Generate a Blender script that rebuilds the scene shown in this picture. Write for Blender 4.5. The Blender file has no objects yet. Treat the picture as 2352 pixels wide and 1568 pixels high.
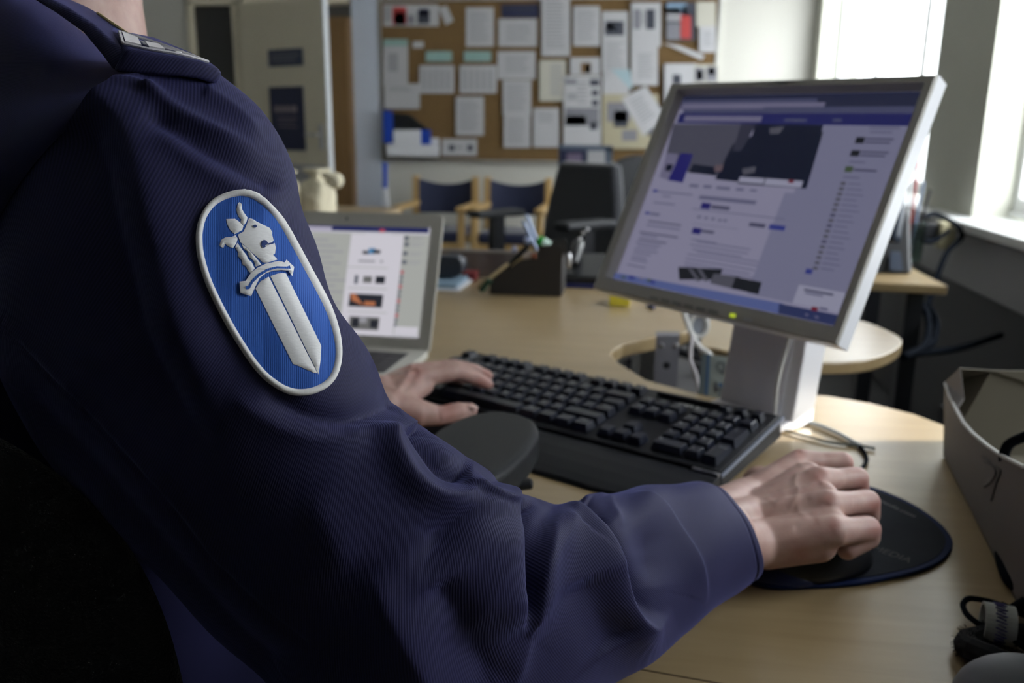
import bpy, bmesh, random
import numpy as np
from math import *
from mathutils import Vector, Matrix
from mathutils.bvhtree import BVHTree
from mathutils.geometry import tessellate_polygon
S = bpy.context.scene
COL = S.collection
# ---------------------------------------------------------------- camera
F = 1950.; YAW = radians(8.9); PITCH = radians(13.84); ROLL = radians(0.6)
CAM = np.array([0, 0, 1.06])
_f = np.array([-sin(YAW)*cos(PITCH), cos(YAW)*cos(PITCH), -sin(PITCH)])
_r = np.array([cos(YAW), sin(YAW), 0.]); _u = np.cross(_r, _f)
R_ = _r*cos(ROLL)+_u*sin(ROLL); U_ = -_r*sin(ROLL)+_u*cos(ROLL); F_ = _f
cd = bpy.data.cameras.new('camera'); cam = bpy.data.objects.new('camera', cd); COL.objects.link(cam)
cd.sensor_width = 36; cd.lens = F/2352*36; cd.clip_start = .02; cd.clip_end = 200
cam.matrix_world = Matrix(((R_[0], U_[0], -F_[0], CAM[0]), (R_[1], U_[1], -F_[1], CAM[1]), (R_[2], U_[2], -F_[2], CAM[2]), (0, 0, 0, 1)))
cd.dof.use_dof = True; cd.dof.focus_distance = .40; cd.dof.aperture_fstop = 9.0
S.camera = cam
# ---------------------------------------------------------------- light and exposure
S.view_settings.view_transform = 'Standard'; S.view_settings.look = 'None'
S.view_settings.gamma = 1; S.view_settings.use_curve_mapping = False
S.view_settings.exposure = 0.5
w = bpy.data.worlds.new('sky'); S.world = w; w.use_nodes = True
bg = w.node_tree.nodes['Background']; bg.inputs[0].default_value = (.90, .95, 1.0, 1); bg.inputs[1].default_value = 8.0
sl = bpy.data.lights.new('sun', 'SUN'); sl.energy = 12; sl.angle = radians(.6); sl.color = (1, .95, .85)
so = bpy.data.objects.new('sun', sl); COL.objects.link(so)
SUN = Vector((1, .20, .27)).normalized()
so.rotation_euler = SUN.to_track_quat('Z', 'Y').to_euler(); so.location = SUN*9
XW = 1.05                                   # window wall, inner face
WIN = [(.36, 1.02, .95, 2.1), (1.12, 1.47, .81, 1.03), (1.78, 3.0, .81, 2.1), (3.56, 6.02, .81, 2.1)]   # y0,y1,z0,z1; first added to light the sleeve, second a slit shaped for sun
for y0, y1, z0, z1 in WIN:                  # sky portals in the window openings
    l = bpy.data.lights.new('window_portal', 'AREA'); l.shape = 'RECTANGLE'; l.size = z1-z0; l.size_y = y1-y0
    l.cycles.is_portal = True
    o = bpy.data.objects.new('window_portal', l); COL.objects.link(o)
    o.location = (XW+.30, (y0+y1)/2, (z0+z1)/2); o.rotation_euler = (0, radians(90), 0)
# ---------------------------------------------------------------- helpers
def ray(x, y): return ((x-1176)/F)*R_-((y-784)/F)*U_+F_
def proj(P):
    d = np.asarray(P)-CAM; z = d@F_
    return np.stack([1176+F*(d@R_)/z, 784-F*(d@U_)/z], -1)
def atz(x, y, z): d = ray(x, y); return CAM+d*(z-CAM[2])/d[2]
def aty(x, y, Y): d = ray(x, y); return CAM+d*Y/d[1]
def atd(x, y, D): return CAM+ray(x, y)*D
def nz(v): v = np.asarray(v, float); return v/np.linalg.norm(v)
def smooth_path(P, n=8, closed=False):
    P = [np.asarray(p, float) for p in P]; out = []; N = len(P)
    for i in range(N if closed else N-1):
        if closed: a, b, c, d = P[i-1], P[i], P[(i+1) % N], P[(i+2) % N]
        else: a, b, c, d = P[max(i-1, 0)], P[i], P[i+1], P[min(i+2, N-1)]
        for k in range(n):
            t = k/n
            out.append(.5*((2*b)+(-a+c)*t+(2*a-5*b+4*c-d)*t*t+(-a+3*b-3*c+d)*t**3))
    if not closed: out.append(P[-1])
    return np.array(out)
_mats = {}
def mat(name, col=(.5, .5, .5), rough=.5, metal=0., emit=None, es=1., sheen=0., spec=None, bump=None, noise=None, sss=0., coat=0.):
    if name in _mats: return _mats[name]
    m = bpy.data.materials.new(name); m.use_nodes = True; nt = m.node_tree; b = nt.nodes['Principled BSDF']
    b.inputs['Base Color'].default_value = (*col, 1); b.inputs['Roughness'].default_value = rough; b.inputs['Metallic'].default_value = metal
    if spec is not None: b.inputs['Specular IOR Level'].default_value = spec
    if sheen: b.inputs['Sheen Weight'].default_value = sheen; b.inputs['Sheen Roughness'].default_value = .45
    if coat: b.inputs['Coat Weight'].default_value = coat
    if sss: b.inputs['Subsurface Weight'].default_value = sss; b.inputs['Subsurface Radius'].default_value = (1, .35, .2); b.inputs['Subsurface Scale'].default_value = .006
    if emit: b.inputs['Emission Color'].default_value = (*emit, 1); b.inputs['Emission Strength'].default_value = es
    tc = nt.nodes.new('ShaderNodeTexCoord')
    if noise:   # (scale, col2, contrast)
        n = nt.nodes.new('ShaderNodeTexNoise'); n.inputs['Scale'].default_value = noise[0]; n.inputs['Detail'].default_value = 4
        nt.links.new(tc.outputs['Object'], n.inputs['Vector'])
        r = nt.nodes.new('ShaderNodeValToRGB'); r.color_ramp.elements[0].position = .35; r.color_ramp.elements[1].position = .65
        r.color_ramp.elements[0].color = (*col, 1); r.color_ramp.elements[1].color = (*noise[1], 1)
        nt.links.new(n.outputs['Fac'], r.inputs['Fac']); nt.links.new(r.outputs[0], b.inputs['Base Color'])
    if bump:    # (scale, strength, distance)
        n = nt.nodes.new('ShaderNodeTexNoise'); n.inputs['Scale'].default_value = bump[0]; n.inputs['Detail'].default_value = 3
        nt.links.new(tc.outputs['Object'], n.inputs['Vector'])
        bp = nt.nodes.new('ShaderNodeBump'); bp.inputs['Strength'].default_value = bump[1]; bp.inputs['Distance'].default_value = bump[2]
        nt.links.new(n.outputs['Fac'], bp.inputs['Height']); nt.links.new(bp.outputs[0], b.inputs['Normal'])
    _mats[name] = m; return m
def wm(o):
    M = o.matrix_basis.copy()
    while o.parent: o = o.parent; M = o.matrix_basis @ M
    return M
class MB:
    def __init__(s): s.v = []; s.f = []; s.m = []
    def add(s, vs, fs, mi=0):
        n = len(s.v); s.v += [tuple(map(float, p)) for p in vs]; s.f += [tuple(i+n for i in f) for f in fs]; s.m += [mi]*len(fs); return s
    def quad(s, a, b, c, d, mi=0): return s.add([a, b, c, d], [(0, 1, 2, 3)], mi)
    def box(s, c, sz, M=None, mi=0, taper=1.):
        x, y, z = [q/2 for q in sz]; V = []
        for dz in (-1, 1):
            t = taper if dz > 0 else 1
            V += [(-x*t, -y*t, z*dz), (x*t, -y*t, z*dz), (x*t, y*t, z*dz), (-x*t, y*t, z*dz)]
        if M is not None: V = [(M @ Vector(p)) for p in V]
        V = [tuple(np.array(p)+np.array(c)) for p in V]
        return s.add(V, [(3, 2, 1, 0), (4, 5, 6, 7), (0, 1, 5, 4), (1, 2, 6, 5), (2, 3, 7, 6), (3, 0, 4, 7)], mi)
    def bx(s, x0, x1, y0, y1, z0, z1, mi=0): return s.box(((x0+x1)/2, (y0+y1)/2, (z0+z1)/2), (x1-x0, y1-y0, z1-z0), mi=mi)
    def hexa(s, P, mi=0): return s.add(P, [(3, 2, 1, 0), (4, 5, 6, 7), (0, 1, 5, 4), (1, 2, 6, 5), (2, 3, 7, 6), (3, 0, 4, 7)], mi)
    def prism(s, poly, z0, z1, mi=0):
        poly = [(p[0], p[1]) for p in poly]
        A = sum(poly[i-1][0]*poly[i][1]-poly[i][0]*poly[i-1][1] for i in range(len(poly)))
        if A < 0: poly = poly[::-1]
        n = len(poly)
        return s.add([(x, y, z0) for x, y in poly]+[(x, y, z1) for x, y in poly],
                     [tuple(range(n))[::-1], tuple(range(n, 2*n))]+[(i, (i+1) % n, n+(i+1) % n, n+i) for i in range(n)], mi)
    def slab(s, poly, off, mi=0):        # planar polygon of 3D points extruded by a vector
        n = len(poly); P = [np.asarray(p, float) for p in poly]; off = np.asarray(off, float)
        nn = sum(np.cross(P[i], P[(i+1) % n]) for i in range(n))
        if nn@off > 0: P = P[::-1]
        return s.add(P+[p+off for p in P], [tuple(range(n)), tuple(range(n, 2*n))[::-1]]+[(i, n+i, n+(i+1) % n, (i+1) % n) for i in range(n)], mi)
    def tube(s, path, r, n=10, mi=0, cap=True, closed=False):
        P = [np.asarray(p, float) for p in path]; N = len(P); rr = r if hasattr(r, '__len__') else [r]*N
        V = []; up = np.array([0, 0, 1.]); prev = None
        for i in range(N):
            t = nz((P[(i+1) % N]-P[i-1]) if closed else (P[min(i+1, N-1)]-P[max(i-1, 0)])+1e-12)
            if prev is None:
                a = np.cross(t, up)
                if np.linalg.norm(a) < .1: a = np.cross(t, [1, 0, 0])
            else: a = prev-t*(prev@t)
            a = nz(a); prev = a; b = np.cross(t, a)
            for k in range(n): V.append(P[i]+rr[i]*(cos(2*pi*k/n)*a+sin(2*pi*k/n)*b))
        Fs = [(i*n+k, i*n+(k+1) % n, ((i+1) % N)*n+(k+1) % n, ((i+1) % N)*n+k) for i in range(N if closed else N-1) for k in range(n)]
        if cap and not closed: Fs += [tuple(range(n))[::-1], tuple(range((N-1)*n, N*n))]
        return s.add(V, Fs, mi)
    def lathe(s, prof, c, n=24, mi=0, axis=(0, 0, 1)):
        q = Vector((0, 0, 1)).rotation_difference(Vector(axis)); V = []
        for r, z in prof:
            for k in range(n): V.append(np.array(q @ Vector((r*cos(2*pi*k/n), r*sin(2*pi*k/n), z)))+np.array(c))
        N = len(prof); Fs = [(i*n+k, i*n+(k+1) % n, (i+1)*n+(k+1) % n, (i+1)*n+k) for i in range(N-1) for k in range(n)]
        Fs += [tuple(range(n))[::-1], tuple(range((N-1)*n, N*n))]
        return s.add(V, Fs, mi)
    def sphere(s, c, r, n=16, mi=0):
        r = r if hasattr(r, '__len__') else (r, r, r); V = []
        for i in range(n+1):
            for k in range(2*n): V.append((c[0]+r[0]*sin(pi*i/n)*cos(pi*k/n), c[1]+r[1]*sin(pi*i/n)*sin(pi*k/n), c[2]-r[2]*cos(pi*i/n)))
        return s.add(V, [(i*2*n+k, i*2*n+(k+1) % (2*n), (i+1)*2*n+(k+1) % (2*n), (i+1)*2*n+k) for i in range(n) for k in range(2*n)], mi)
    def build(s, name, mats, parent=None, smooth=False, bevel=0., seg=2, sub=0, solid=0., weld=False, local=False):
        me = bpy.data.meshes.new(name); me.from_pydata(s.v, [], s.f)
        for m in (mats if isinstance(mats, (list, tuple)) else [mats]): me.materials.append(m)
        me.polygons.foreach_set('material_index', s.m)
        if smooth: me.polygons.foreach_set('use_smooth', [True]*len(me.polygons))
        me.validate(); me.update()
        o = bpy.data.objects.new(name, me); COL.objects.link(o)
        if parent:
            o.parent = parent
            if not local: me.transform(wm(parent).inverted())
        if weld: mo = o.modifiers.new('weld', 'WELD'); mo.merge_threshold = 1e-5
        if solid: mo = o.modifiers.new('solid', 'SOLIDIFY'); mo.thickness = solid; mo.offset = -1
        if bevel: mo = o.modifiers.new('bevel', 'BEVEL'); mo.width = bevel; mo.segments = seg; mo.limit_method = 'ANGLE'; mo.angle_limit = radians(35)
        if sub: mo = o.modifiers.new('sub', 'SUBSURF'); mo.levels = sub; mo.render_levels = sub
        return o
def tag(o, label, cat, group=None, kind=None):
    o['label'] = label; o['category'] = cat
    if group: o['group'] = group
    if kind: o['kind'] = kind
    return o
def recenter(o):
    """put a mesh object's origin at the middle of its base"""
    me = o.data; V = np.array([v.co[:] for v in me.vertices])
    c = Vector(((V[:, 0].min()+V[:, 0].max())/2, (V[:, 1].min()+V[:, 1].max())/2, V[:, 2].min()))
    me.transform(Matrix.Translation(-c)); o.location = c; return o
def thing(name, loc, label, cat, rz=0., group=None):
    o = bpy.data.objects.new(name, None); COL.objects.link(o); o.location = tuple(map(float, loc)); o.rotation_euler = (0, 0, rz); o.empty_display_size = .05
    return tag(o, label, cat, group)
def struct(o): o['kind'] = 'structure'; return o
_tx = {}
def text(s, size=1.):
    """verts (2D, centred) and faces of a word in the built-in font"""
    if s not in _tx:
        c = bpy.data.curves.new('t', 'FONT'); c.body = s; c.align_x = 'CENTER'; c.align_y = 'CENTER'; c.resolution_u = 3
        o = bpy.data.objects.new('t', c); me = o.to_mesh()
        _tx[s] = ([(v.co.x, v.co.y) for v in me.vertices], [tuple(p.vertices) for p in me.polygons])
        o.to_mesh_clear(); bpy.data.objects.remove(o); bpy.data.curves.remove(c)
    V, Fs = _tx[s]; return [(x*size, y*size) for x, y in V], Fs
# ---------------------------------------------------------------- materials
def wood(name, c1, c2, sx=(1.2, 14, 14), rough=.32, coat=0.):
    m = bpy.data.materials.new(name); m.use_nodes = True; nt = m.node_tree; b = nt.nodes['Principled BSDF']
    tc = nt.nodes.new('ShaderNodeTexCoord'); mp = nt.nodes.new('ShaderNodeMapping'); mp.inputs['Scale'].default_value = sx
    n = nt.nodes.new('ShaderNodeTexNoise'); n.inputs['Scale'].default_value = 3; n.inputs['Detail'].default_value = 8; n.inputs['Roughness'].default_value = .65; n.inputs['Distortion'].default_value = .6
    r = nt.nodes.new('ShaderNodeValToRGB'); r.color_ramp.elements[0].position = .3; r.color_ramp.elements[1].position = .7
    r.color_ramp.elements[0].color = (*c1, 1); r.color_ramp.elements[1].color = (*c2, 1)
    nt.links.new(tc.outputs['Object'], mp.inputs['Vector']); nt.links.new(mp.outputs[0], n.inputs['Vector']); nt.links.new(n.outputs['Fac'], r.inputs[0]); nt.links.new(r.outputs[0], b.inputs['Base Color'])
    b.inputs['Specular IOR Level'].default_value = .75; b.inputs['Roughness'].default_value = rough; b.inputs['Coat Weight'].default_value = coat
    return m
M_desk = wood('birch laminate', (.30, .215, .11), (.37, .275, .15), (1.2, 13, 13), .30)
M_edge = mat('birch edge band', (.50, .385, .22), .4)
M_birch = wood('birch frame', (.42, .27, .10), (.52, .35, .15), (8, 8, 1.5), .4)
M_brown = wood('brown veneer', (.15, .085, .03), (.20, .115, .045), (12, 12, 1), .45)
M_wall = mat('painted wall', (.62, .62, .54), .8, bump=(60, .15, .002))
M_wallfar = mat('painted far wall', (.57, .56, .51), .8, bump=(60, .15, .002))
M_trim = mat('white painted trim', (.72, .73, .72), .45)
M_door = mat('cream painted door', (.74, .68, .53), .5)
M_floor = mat('grey linoleum', (.05, .05, .055), .55, noise=(12, (.065, .063, .066)))
M_ceil = mat('ceiling paint', (.55, .55, .52), .9)
M_cork = mat('cork', (.15, .088, .032), .9, noise=(90, (.19, .115, .045)), bump=(200, .3, .002))
M_alu = mat('aluminium', (.62, .62, .60), .35, .8)
M_paper = mat('white paper', (.47, .47, .49), .7)
M_paperw = mat('cream paper', (.50, .485, .42), .7)
M_beige = mat('yellowed newsprint', (.40, .36, .25), .8)
M_ink = mat('grey print', (.21, .21, .24), .8)
M_inkl = mat('pale print', (.33, .33, .35), .8)
M_dark = mat('dark print', (.045, .05, .07), .7)
M_teal = mat('pale teal card', (.27, .42, .40), .7)
M_pblue = mat('pale blue paper', (.36, .48, .53), .7)
M_red = mat('red print', (.45, .05, .05), .6)
M_navyp = mat('navy print', (.02, .025, .07), .6)
M_blueprint = mat('blue print', (.02, .06, .36), .5)
M_skin2 = mat('print skin tone', (.5, .3, .2), .7)
M_black = mat('black plastic', (.012, .013, .016), .38)
M_blackm = mat('matte black plastic', (.016, .018, .022), .6)
M_rubber = mat('black cable rubber', (.004, .006, .010), .9, spec=.05)
M_cream = mat('grey white cable', (.60, .60, .58), .45)
M_silver = mat('silver metal', (.62, .62, .64), .3, 1.)
M_grey = mat('warm grey plastic', (.42, .41, .38), .5)
M_white = mat('white plastic', (.75, .76, .80), .4)
M_blue = mat('blue plastic', (.02, .07, .45), .35)
M_navyfab = mat('navy upholstery', (.012, .017, .05), .85, sheen=.3, bump=(300, .4, .002))
M_glass = bpy.data.materials.new('window glass'); M_glass.use_nodes = True
_n = M_glass.node_tree; _n.nodes.clear()
_o = _n.nodes.new('ShaderNodeOutputMaterial'); _t = _n.nodes.new('ShaderNodeBsdfTransparent'); _g = _n.nodes.new('ShaderNodeBsdfGlossy'); _x = _n.nodes.new('ShaderNodeMixShader')
_g.inputs['Roughness'].default_value = .02; _x.inputs[0].default_value = .05
_n.links.new(_t.outputs[0], _x.inputs[1]); _n.links.new(_g.outputs[0], _x.inputs[2]); _n.links.new(_x.outputs[0], _o.inputs[0])
# ---------------------------------------------------------------- room shell
XL, YB, YF, ZC = -4.2, -2.2, 6.2, 2.7
struct(MB().bx(XL, XW, YB, YF+1.6, -.1, 0).build('floor', M_floor))
struct(MB().bx(XL, XW+.3, YB, YF+1.6, ZC, ZC+.1).build('ceiling', M_ceil))
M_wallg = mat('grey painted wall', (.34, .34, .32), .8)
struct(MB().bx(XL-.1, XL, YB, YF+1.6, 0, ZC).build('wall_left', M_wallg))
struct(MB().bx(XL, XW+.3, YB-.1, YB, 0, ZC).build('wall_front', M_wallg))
b = MB()                                     # window wall with its real and added openings
T = .25
b.bx(XW, XW+T, YB, YF+.1, 0, .78); b.bx(XW, XW+T, YB, YF+.1, 2.1, ZC)
ys = [YB]+[q for wd in WIN for q in wd[:2]]+[YF+.1]
for i in range(0, len(ys), 2): b.bx(XW, XW+T, ys[i], ys[i+1], .78, 2.1)
b.bx(XW, XW+T, WIN[1][0], WIN[1][1], WIN[1][3], 2.1); b.bx(XW, XW+T, WIN[0][0], WIN[0][1], .78, WIN[0][2])
struct(b.build('wall_right', M_wall))
for i, (y0, y1, z0, z1) in enumerate(WIN):
    W = bpy.data.objects.new('window_%d' % (i+1), None); COL.objects.link(W); W.location = (XW+.17, (y0+y1)/2, z0); struct(W)  # the first two are unseen openings added for their light
    xf = XW+.12; fr = MB(); 
    fw = .06 if i != 1 else .012; fr.bx(xf, xf+.06, y0, y1, z0, z0+fw); fr.bx(xf, xf+.06, y0, y1, z1-fw, z1)
    cuts = [y0, y1] if i < 3 else [y0, 4.18, 5.03, y1]
    for y in cuts: fr.bx(xf, xf+.06, max(y0, y-.035), min(y1, y+.035), z0+fw, z1-fw)
    fr.bx(xf-.012, xf, y0, y1, z0, z0+.02)
    fr.build('window_frame', M_trim, W, bevel=.004)
    MB().bx(xf+.025, xf+.031, y0+.03, y1-.03, z0+fw-.006, z1-fw+.006).build('pane', M_glass, W)
struct(MB().bx(XW-.09, XW+.12, YB+.01, YF-.01, .775, .805).build('trim_1', M_trim, bevel=.006))          # sill board
struct(MB().bx(XW-.05, XW, YB+.01, YF-.01, .60, .775).build('trim_2', mat('grey duct', (.30, .30, .31), .5), bevel=.004))   # cable duct
struct(MB().bx(XW-.02, XW, YB+.01, YF-.01, .02, .60).build('trim_3', mat('shaded grey lower wall', (.06, .06, .065), .6)))  # wall under the duct, its shade put into the dark colour
# blocks added outside to cut the sun down to a desk patch
M_fac = mat('pale facade', (.80, .80, .78), .9)
for y0, y1, lab in ((-14, 2.02, 'added pale block outside that stops the sun, near part'), (2.80, 40, 'added pale block outside that stops the sun, far part seen through the windows')):
    t = thing('sun_blocker', (6.5, (y0+y1)/2, -3), lab, 'sun_blocker'); MB().bx(6, 6.8, y0, y1, -3, 3.7).build('blocker_wall', M_fac, t); MB().bx(5.95, 6.85, y0, y1, 3.7, 3.85).build('blocker_cap', M_trim, t)
# far wall, with the doorway opening at its left end
DX0, DX1, DZ = -3.03, -2.15, 1.98
b = MB(); b.bx(DX1, XW+T, YF, YF+.12, 0, ZC); b.bx(XL, -3.42, YF, YF+.12, 0, ZC); b.bx(-3.42, DX1, YF, YF+.12, DZ+.02, ZC)
struct(b.build('wall_back', M_wallfar))
M_void = mat('unlit corridor tone', (.09, .085, .08), .8)  # darkness of the corridor put into its wall colour
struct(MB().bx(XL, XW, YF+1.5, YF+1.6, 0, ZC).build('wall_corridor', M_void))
struct(MB().bx(-3.42, -3.06, YF+.03, YF+.07, 0, 1.94).build('window_5', mat('dark doorway fill', (.035, .035, .035), .3)))  # dark sheet standing in for the darkness of the doorway
b = MB(); b.bx(-3.07, -2.98, YF-.02, YF+.1, 0, 1.97); b.bx(-3.42, -3.38, YF-.02, YF+.1, 0, 1.97); b.bx(-3.42, DX1-.02, YF-.02, YF+.1, 1.94, 2.02)
struct(b.build('trim_4', M_door, bevel=.004))
struct(MB().bx(-2.15, -1.955, YF-.03, YF, 0, ZC).build('trim_5', mat('bluish white pilaster', (.55, .60, .70), .6)))
# door leaf swung into the room
H0 = np.array([-2.985, 6.13]); H1 = np.array([-2.225, 5.80]); dd = nz(H1-H0); dn = np.array([dd[1], -dd[0]])
D1 = bpy.data.objects.new('door_1', None); COL.objects.link(D1); D1.location = (H0[0], H0[1], 0); struct(D1)
def dp(a, o, z): q = H0+dd*a+dn*o; return np.array([q[0], q[1], z])
LD = np.linalg.norm(H1-H0)
def dbox(mb, a0, a1, o0, o1, z0, z1, mi=0): return mb.hexa([dp(a0, o0, z0), dp(a1, o0, z0), dp(a1, o1, z0), dp(a0, o1, z0), dp(a0, o0, z1), dp(a1, o0, z1), dp(a1, o1, z1), dp(a0, o1, z1)], mi)
dbox(MB(), 0, LD, -.04, 0, .01, 1.93).build('leaf', M_door, D1)
dbox(MB(), LD, LD+.012, -.042, .002, .01, 1.93).build('edge_strip', mat('white door edge', (.75, .78, .82), .4), D1)
q = MB(); dbox(q, LD-.07, LD-.03, 0, .008, .93, 1.10); q.tube([dp(LD-.05, .01, 1.03), dp(LD-.05, .05, 1.03), dp(LD-.16, .05, 1.03)], .008)
q.build('door_handle', M_silver, D1, smooth=False)
dbox(MB(), .02, LD-.02, 0, .004, .02, .82).build('kick_panel', mat('pale grey kick panel', (.42, .42, .44), .5), D1)
def on_door(x, y):
    d = ray(x, y); n = np.array([dn[0], dn[1], 0]); p0 = dp(0, .002, 0); t = ((p0-CAM)@n)/(d@n); p = CAM+d*t
    return (p[:2]-H0)@dd, p[2]
def door_card(name, x0, y0, x1, y1, m, label, cat, extra=()):
    a0, z1 = on_door(x0, y0); a1, z0 = on_door(x1, y1); mb = MB(); dbox(mb, a0, a1, .001, .006, z0, z1, 0)
    for (u0, v0, u1, v1, mi) in extra: dbox(mb, a0+(a1-a0)*u0, a0+(a1-a0)*u1, .006, .0068, z1+(z0-z1)*v1, z1+(z0-z1)*v0, mi)
    return recenter(tag(mb.build(name, m), label, cat))
M_pl = mat('navy sign plate', (.035, .05, .10), .5)
door_card('door_sign', 616, 115, 697, 150, [M_pl, M_ink], 'small dark blue nameplate on the cream door, above the dark poster', 'sign', [(.1, .3, .9, .42, 1), (.1, .58, .8, .7, 1)])
door_card('poster', 618, 200, 703, 346, [M_navyp, M_skin2, mat('mauve lettering', (.30, .25, .27), .7)], 'dark poster with a pale line of lettering taped to the cream door', 'poster',
          [(.15, .30, .27, .40, 2), (.31, .30, .43, .40, 2), (.47, .30, .59, .40, 2), (.63, .30, .80, .40, 2), (.2, .48, .8, .495, 2), (.2, .54, .75, .555, 2), (.2, .62, .8, .635, 2)])
# brown cabinet panel right of the door
t = thing('tall_cabinet', (-2.30, 6.4, 0), 'tall narrow brown wooden cabinet between the open door and the white pilaster', 'cabinet')
MB().bx(-2.44, -2.152, 6.10, 6.70, 0, 1.84).build('body', M_brown, t)
MB().bx(-2.43, -2.16, 6.085, 6.099, .05, 1.82).build('door', M_brown, t, bevel=.002)
# ---------------------------------------------------------------- notice board
bx0, bx1, bz0, bz1 = -1.935, .405, .865, 1.945
BT = thing('notice_board', ((bx0+bx1)/2, YF, bz0), 'large brown cork notice board covered in papers on the far wall', 'notice board')
MB().bx(bx0, bx1, YF-.025, YF-.002, bz0, bz1).build('cork_panel', M_cork, BT)
b = MB(); e = .018
b.bx(bx0-e, bx1+e, YF-.035, YF-.001, bz0-e, bz0); b.bx(bx0-e, bx1+e, YF-.035, YF-.001, bz1, bz1+e)
b.bx(bx0-e, bx0, YF-.035, YF-.001, bz0, bz1); b.bx(bx1, bx1+e, YF-.035, YF-.001, bz0, bz1)
b.build('frame', M_alu, BT)
_layer = [0]
def paper(P, m, label, extra=(), name='paper_sheet', cat='paper', yoff=None, lines=None):
    """P: 4 corners (TL,TR,BR,BL) as seen; extra: (u0,v0,u1,v1,material) printed areas; lines: (u0,v0,u1,v1,count)"""
    _layer[0] += 1; Y = YF-.027-.0012*_layer[0] if yoff is None else yoff
    P = [aty(x, y, Y) for x, y in P]; mats = [m]; mb = MB(); mb.slab(P, (0, .0006, 0), 0)
    def pt(u, v): return (P[0]*(1-u)*(1-v)+P[1]*u*(1-v)+P[2]*u*v+P[3]*(1-u)*v)-np.array([0, .0004, 0])
    ex = list(extra)
    if lines:
        u0, v0, u1, v1, n = lines; rnd = random.Random(_layer[0])
        for i in range(n):
            vv = v0+(v1-v0)*i/n; ex.append((u0, vv, u0+(u1-u0)*rnd.uniform(.75, 1), vv+(v1-v0)/n*.45, M_inkl))
    for u0, v0, u1, v1, mm in ex:
        if mm not in mats: mats.append(mm)
        mb.quad(pt(u0, v1), pt(u1, v1), pt(u1, v0), pt(u0, v0), mats.index(mm))
    return recenter(tag(mb.build(name, mats), label, cat, 'papers pinned to the notice board'))
def rp(x0, y0, x1, y1, *a, **k): return paper([(x0, y0), (x1, y0), (x1, y1), (x0, y1)], *a, **k)
L1 = (.14, .12, .86, .9, 14)
rp(880, 10, 1008, 60, M_paper, 'strip of photo cut-outs with a red figure, top left of the board', [(.0, .1, .14, .8, M_inkl), (.17, .12, .42, .95, M_red), (.2, .35, .4, .95, M_dark), (.44, .5, .56, .9, M_ink), (.62, .3, .84, .9, M_dark), (.64, .2, .82, .5, M_navyp)], name='photo_strip', cat='photo')
paper([(1008, 18), (1026, 12), (1042, 48), (1024, 58)], M_paper, 'small tilted white slip right of the photo strip')
rp(1070, 17, 1134, 107, M_paper, 'upright white text sheet left of the dark navy strip', lines=L1)
rp(1152, 10, 1238, 40, M_navyp, 'dark navy landscape print at the top of the board', [(.05, .3, .9, .4, M_dark)], name='photo_print', cat='photo')
rp(1145, 43, 1233, 107, M_paper, 'landscape white sheet directly below the dark navy print', lines=(.2, .2, .85, .85, 9))
rp(1143, 118, 1230, 182, M_paper, 'landscape white sheet, second one below the dark navy print', lines=(.2, .15, .85, .8, 9))
rp(880, 90, 937, 196, M_paper, 'long white sheet with a pale teal header at the left edge of the board', [(0, 0, 1, .14, M_teal), (.2, .3, .6, .7, M_inkl)])
rp(948, 95, 973, 110, M_paper, 'tiny white tag on bare cork near the left edge')
rp(978, 118, 1038, 141, M_teal, 'pale teal label above the left one of the two table sheets', name='label_card', cat='label')
rp(1066, 118, 1128, 141, M_teal, 'pale teal label above the right one of the two table sheets', name='label_card', cat='label')
TB = [(.1+.17*i, .15, .18+.17*i, .88, M_inkl) for i in range(5)]
rp(963, 150, 1043, 214, M_paper, 'landscape table sheet, left one of a pair under the teal labels', TB)
rp(1056, 150, 1141, 214, M_paper, 'landscape table sheet, right one of a pair under the teal labels', TB)
rp(882, 192, 964, 250, M_paper, 'white sheet above the blue folder holder at the left edge', lines=(.15, .12, .8, .35, 3))
rp(1047, 222, 1111, 311, M_paper, 'upright white sheet alone on cork in the lower middle of the board', lines=L1)
rp(1155, 184, 1220, 264, M_paper, 'upright white sheet, upper one of a stacked pair', lines=L1)
rp(1157, 262, 1218, 339, M_paper, 'upright white sheet, lower one of a stacked pair', lines=L1)
rp(1225, 248, 1284, 338, M_paper, 'plain bluish white sheet to the right of the stacked pair', lines=(.2, .1, .8, .4, 5))
rp(1244, -14, 1309, 129, M_paper, 'tall pale sheet that runs off the top of the picture', lines=L1)
rp(1239, 138, 1300, 232, M_paperw, 'cream sheet under the tall pale sheet', lines=(.4, .1, .9, .9, 12))
rp(1015, 319, 1096, 358, M_paper, 'low wide white card with two dark round marks at the bottom of the board', [(.2, .35, .36, .7, M_dark), (.42, .45, .58, .55, M_ink), (.72, .35, .88, .7, M_dark)], name='card', cat='card')
rp(1317, 14, 1378, 106, M_paper, 'upright white text sheet right of the tall pale sheet', lines=L1)
rp(1383, 26, 1442, 166, M_paper, 'tall white sheet with a dark photo in its upper part', [(.12, .16, .85, .39, M_dark), (.16, .2, .5, .3, M_inkl)], lines=(.15, .5, .85, .95, 9))
rp(1310, 132, 1378, 172, M_paper, 'white card with a small brown square photo', [(.35, .3, .7, .9, M_brown), (.5, .4, .68, .9, M_dark)])
rp(1294, 174, 1381, 336, M_paper, 'newspaper page with a wide grey landscape photo', [(.05, .05, .35, .12, M_ink), (.7, .05, .95, .14, M_dark), (.1, .24, .35, .34, M_inkl), (.75, .2, .92, .28, M_dark), (.75, .34, .92, .42, M_dark), (.05, .45, .93, .7, M_ink), (.05, .56, .6, .7, M_dark), (.7, .66, .9, .76, M_dark)], lines=(.36, .08, .66, .42, 6))
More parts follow.
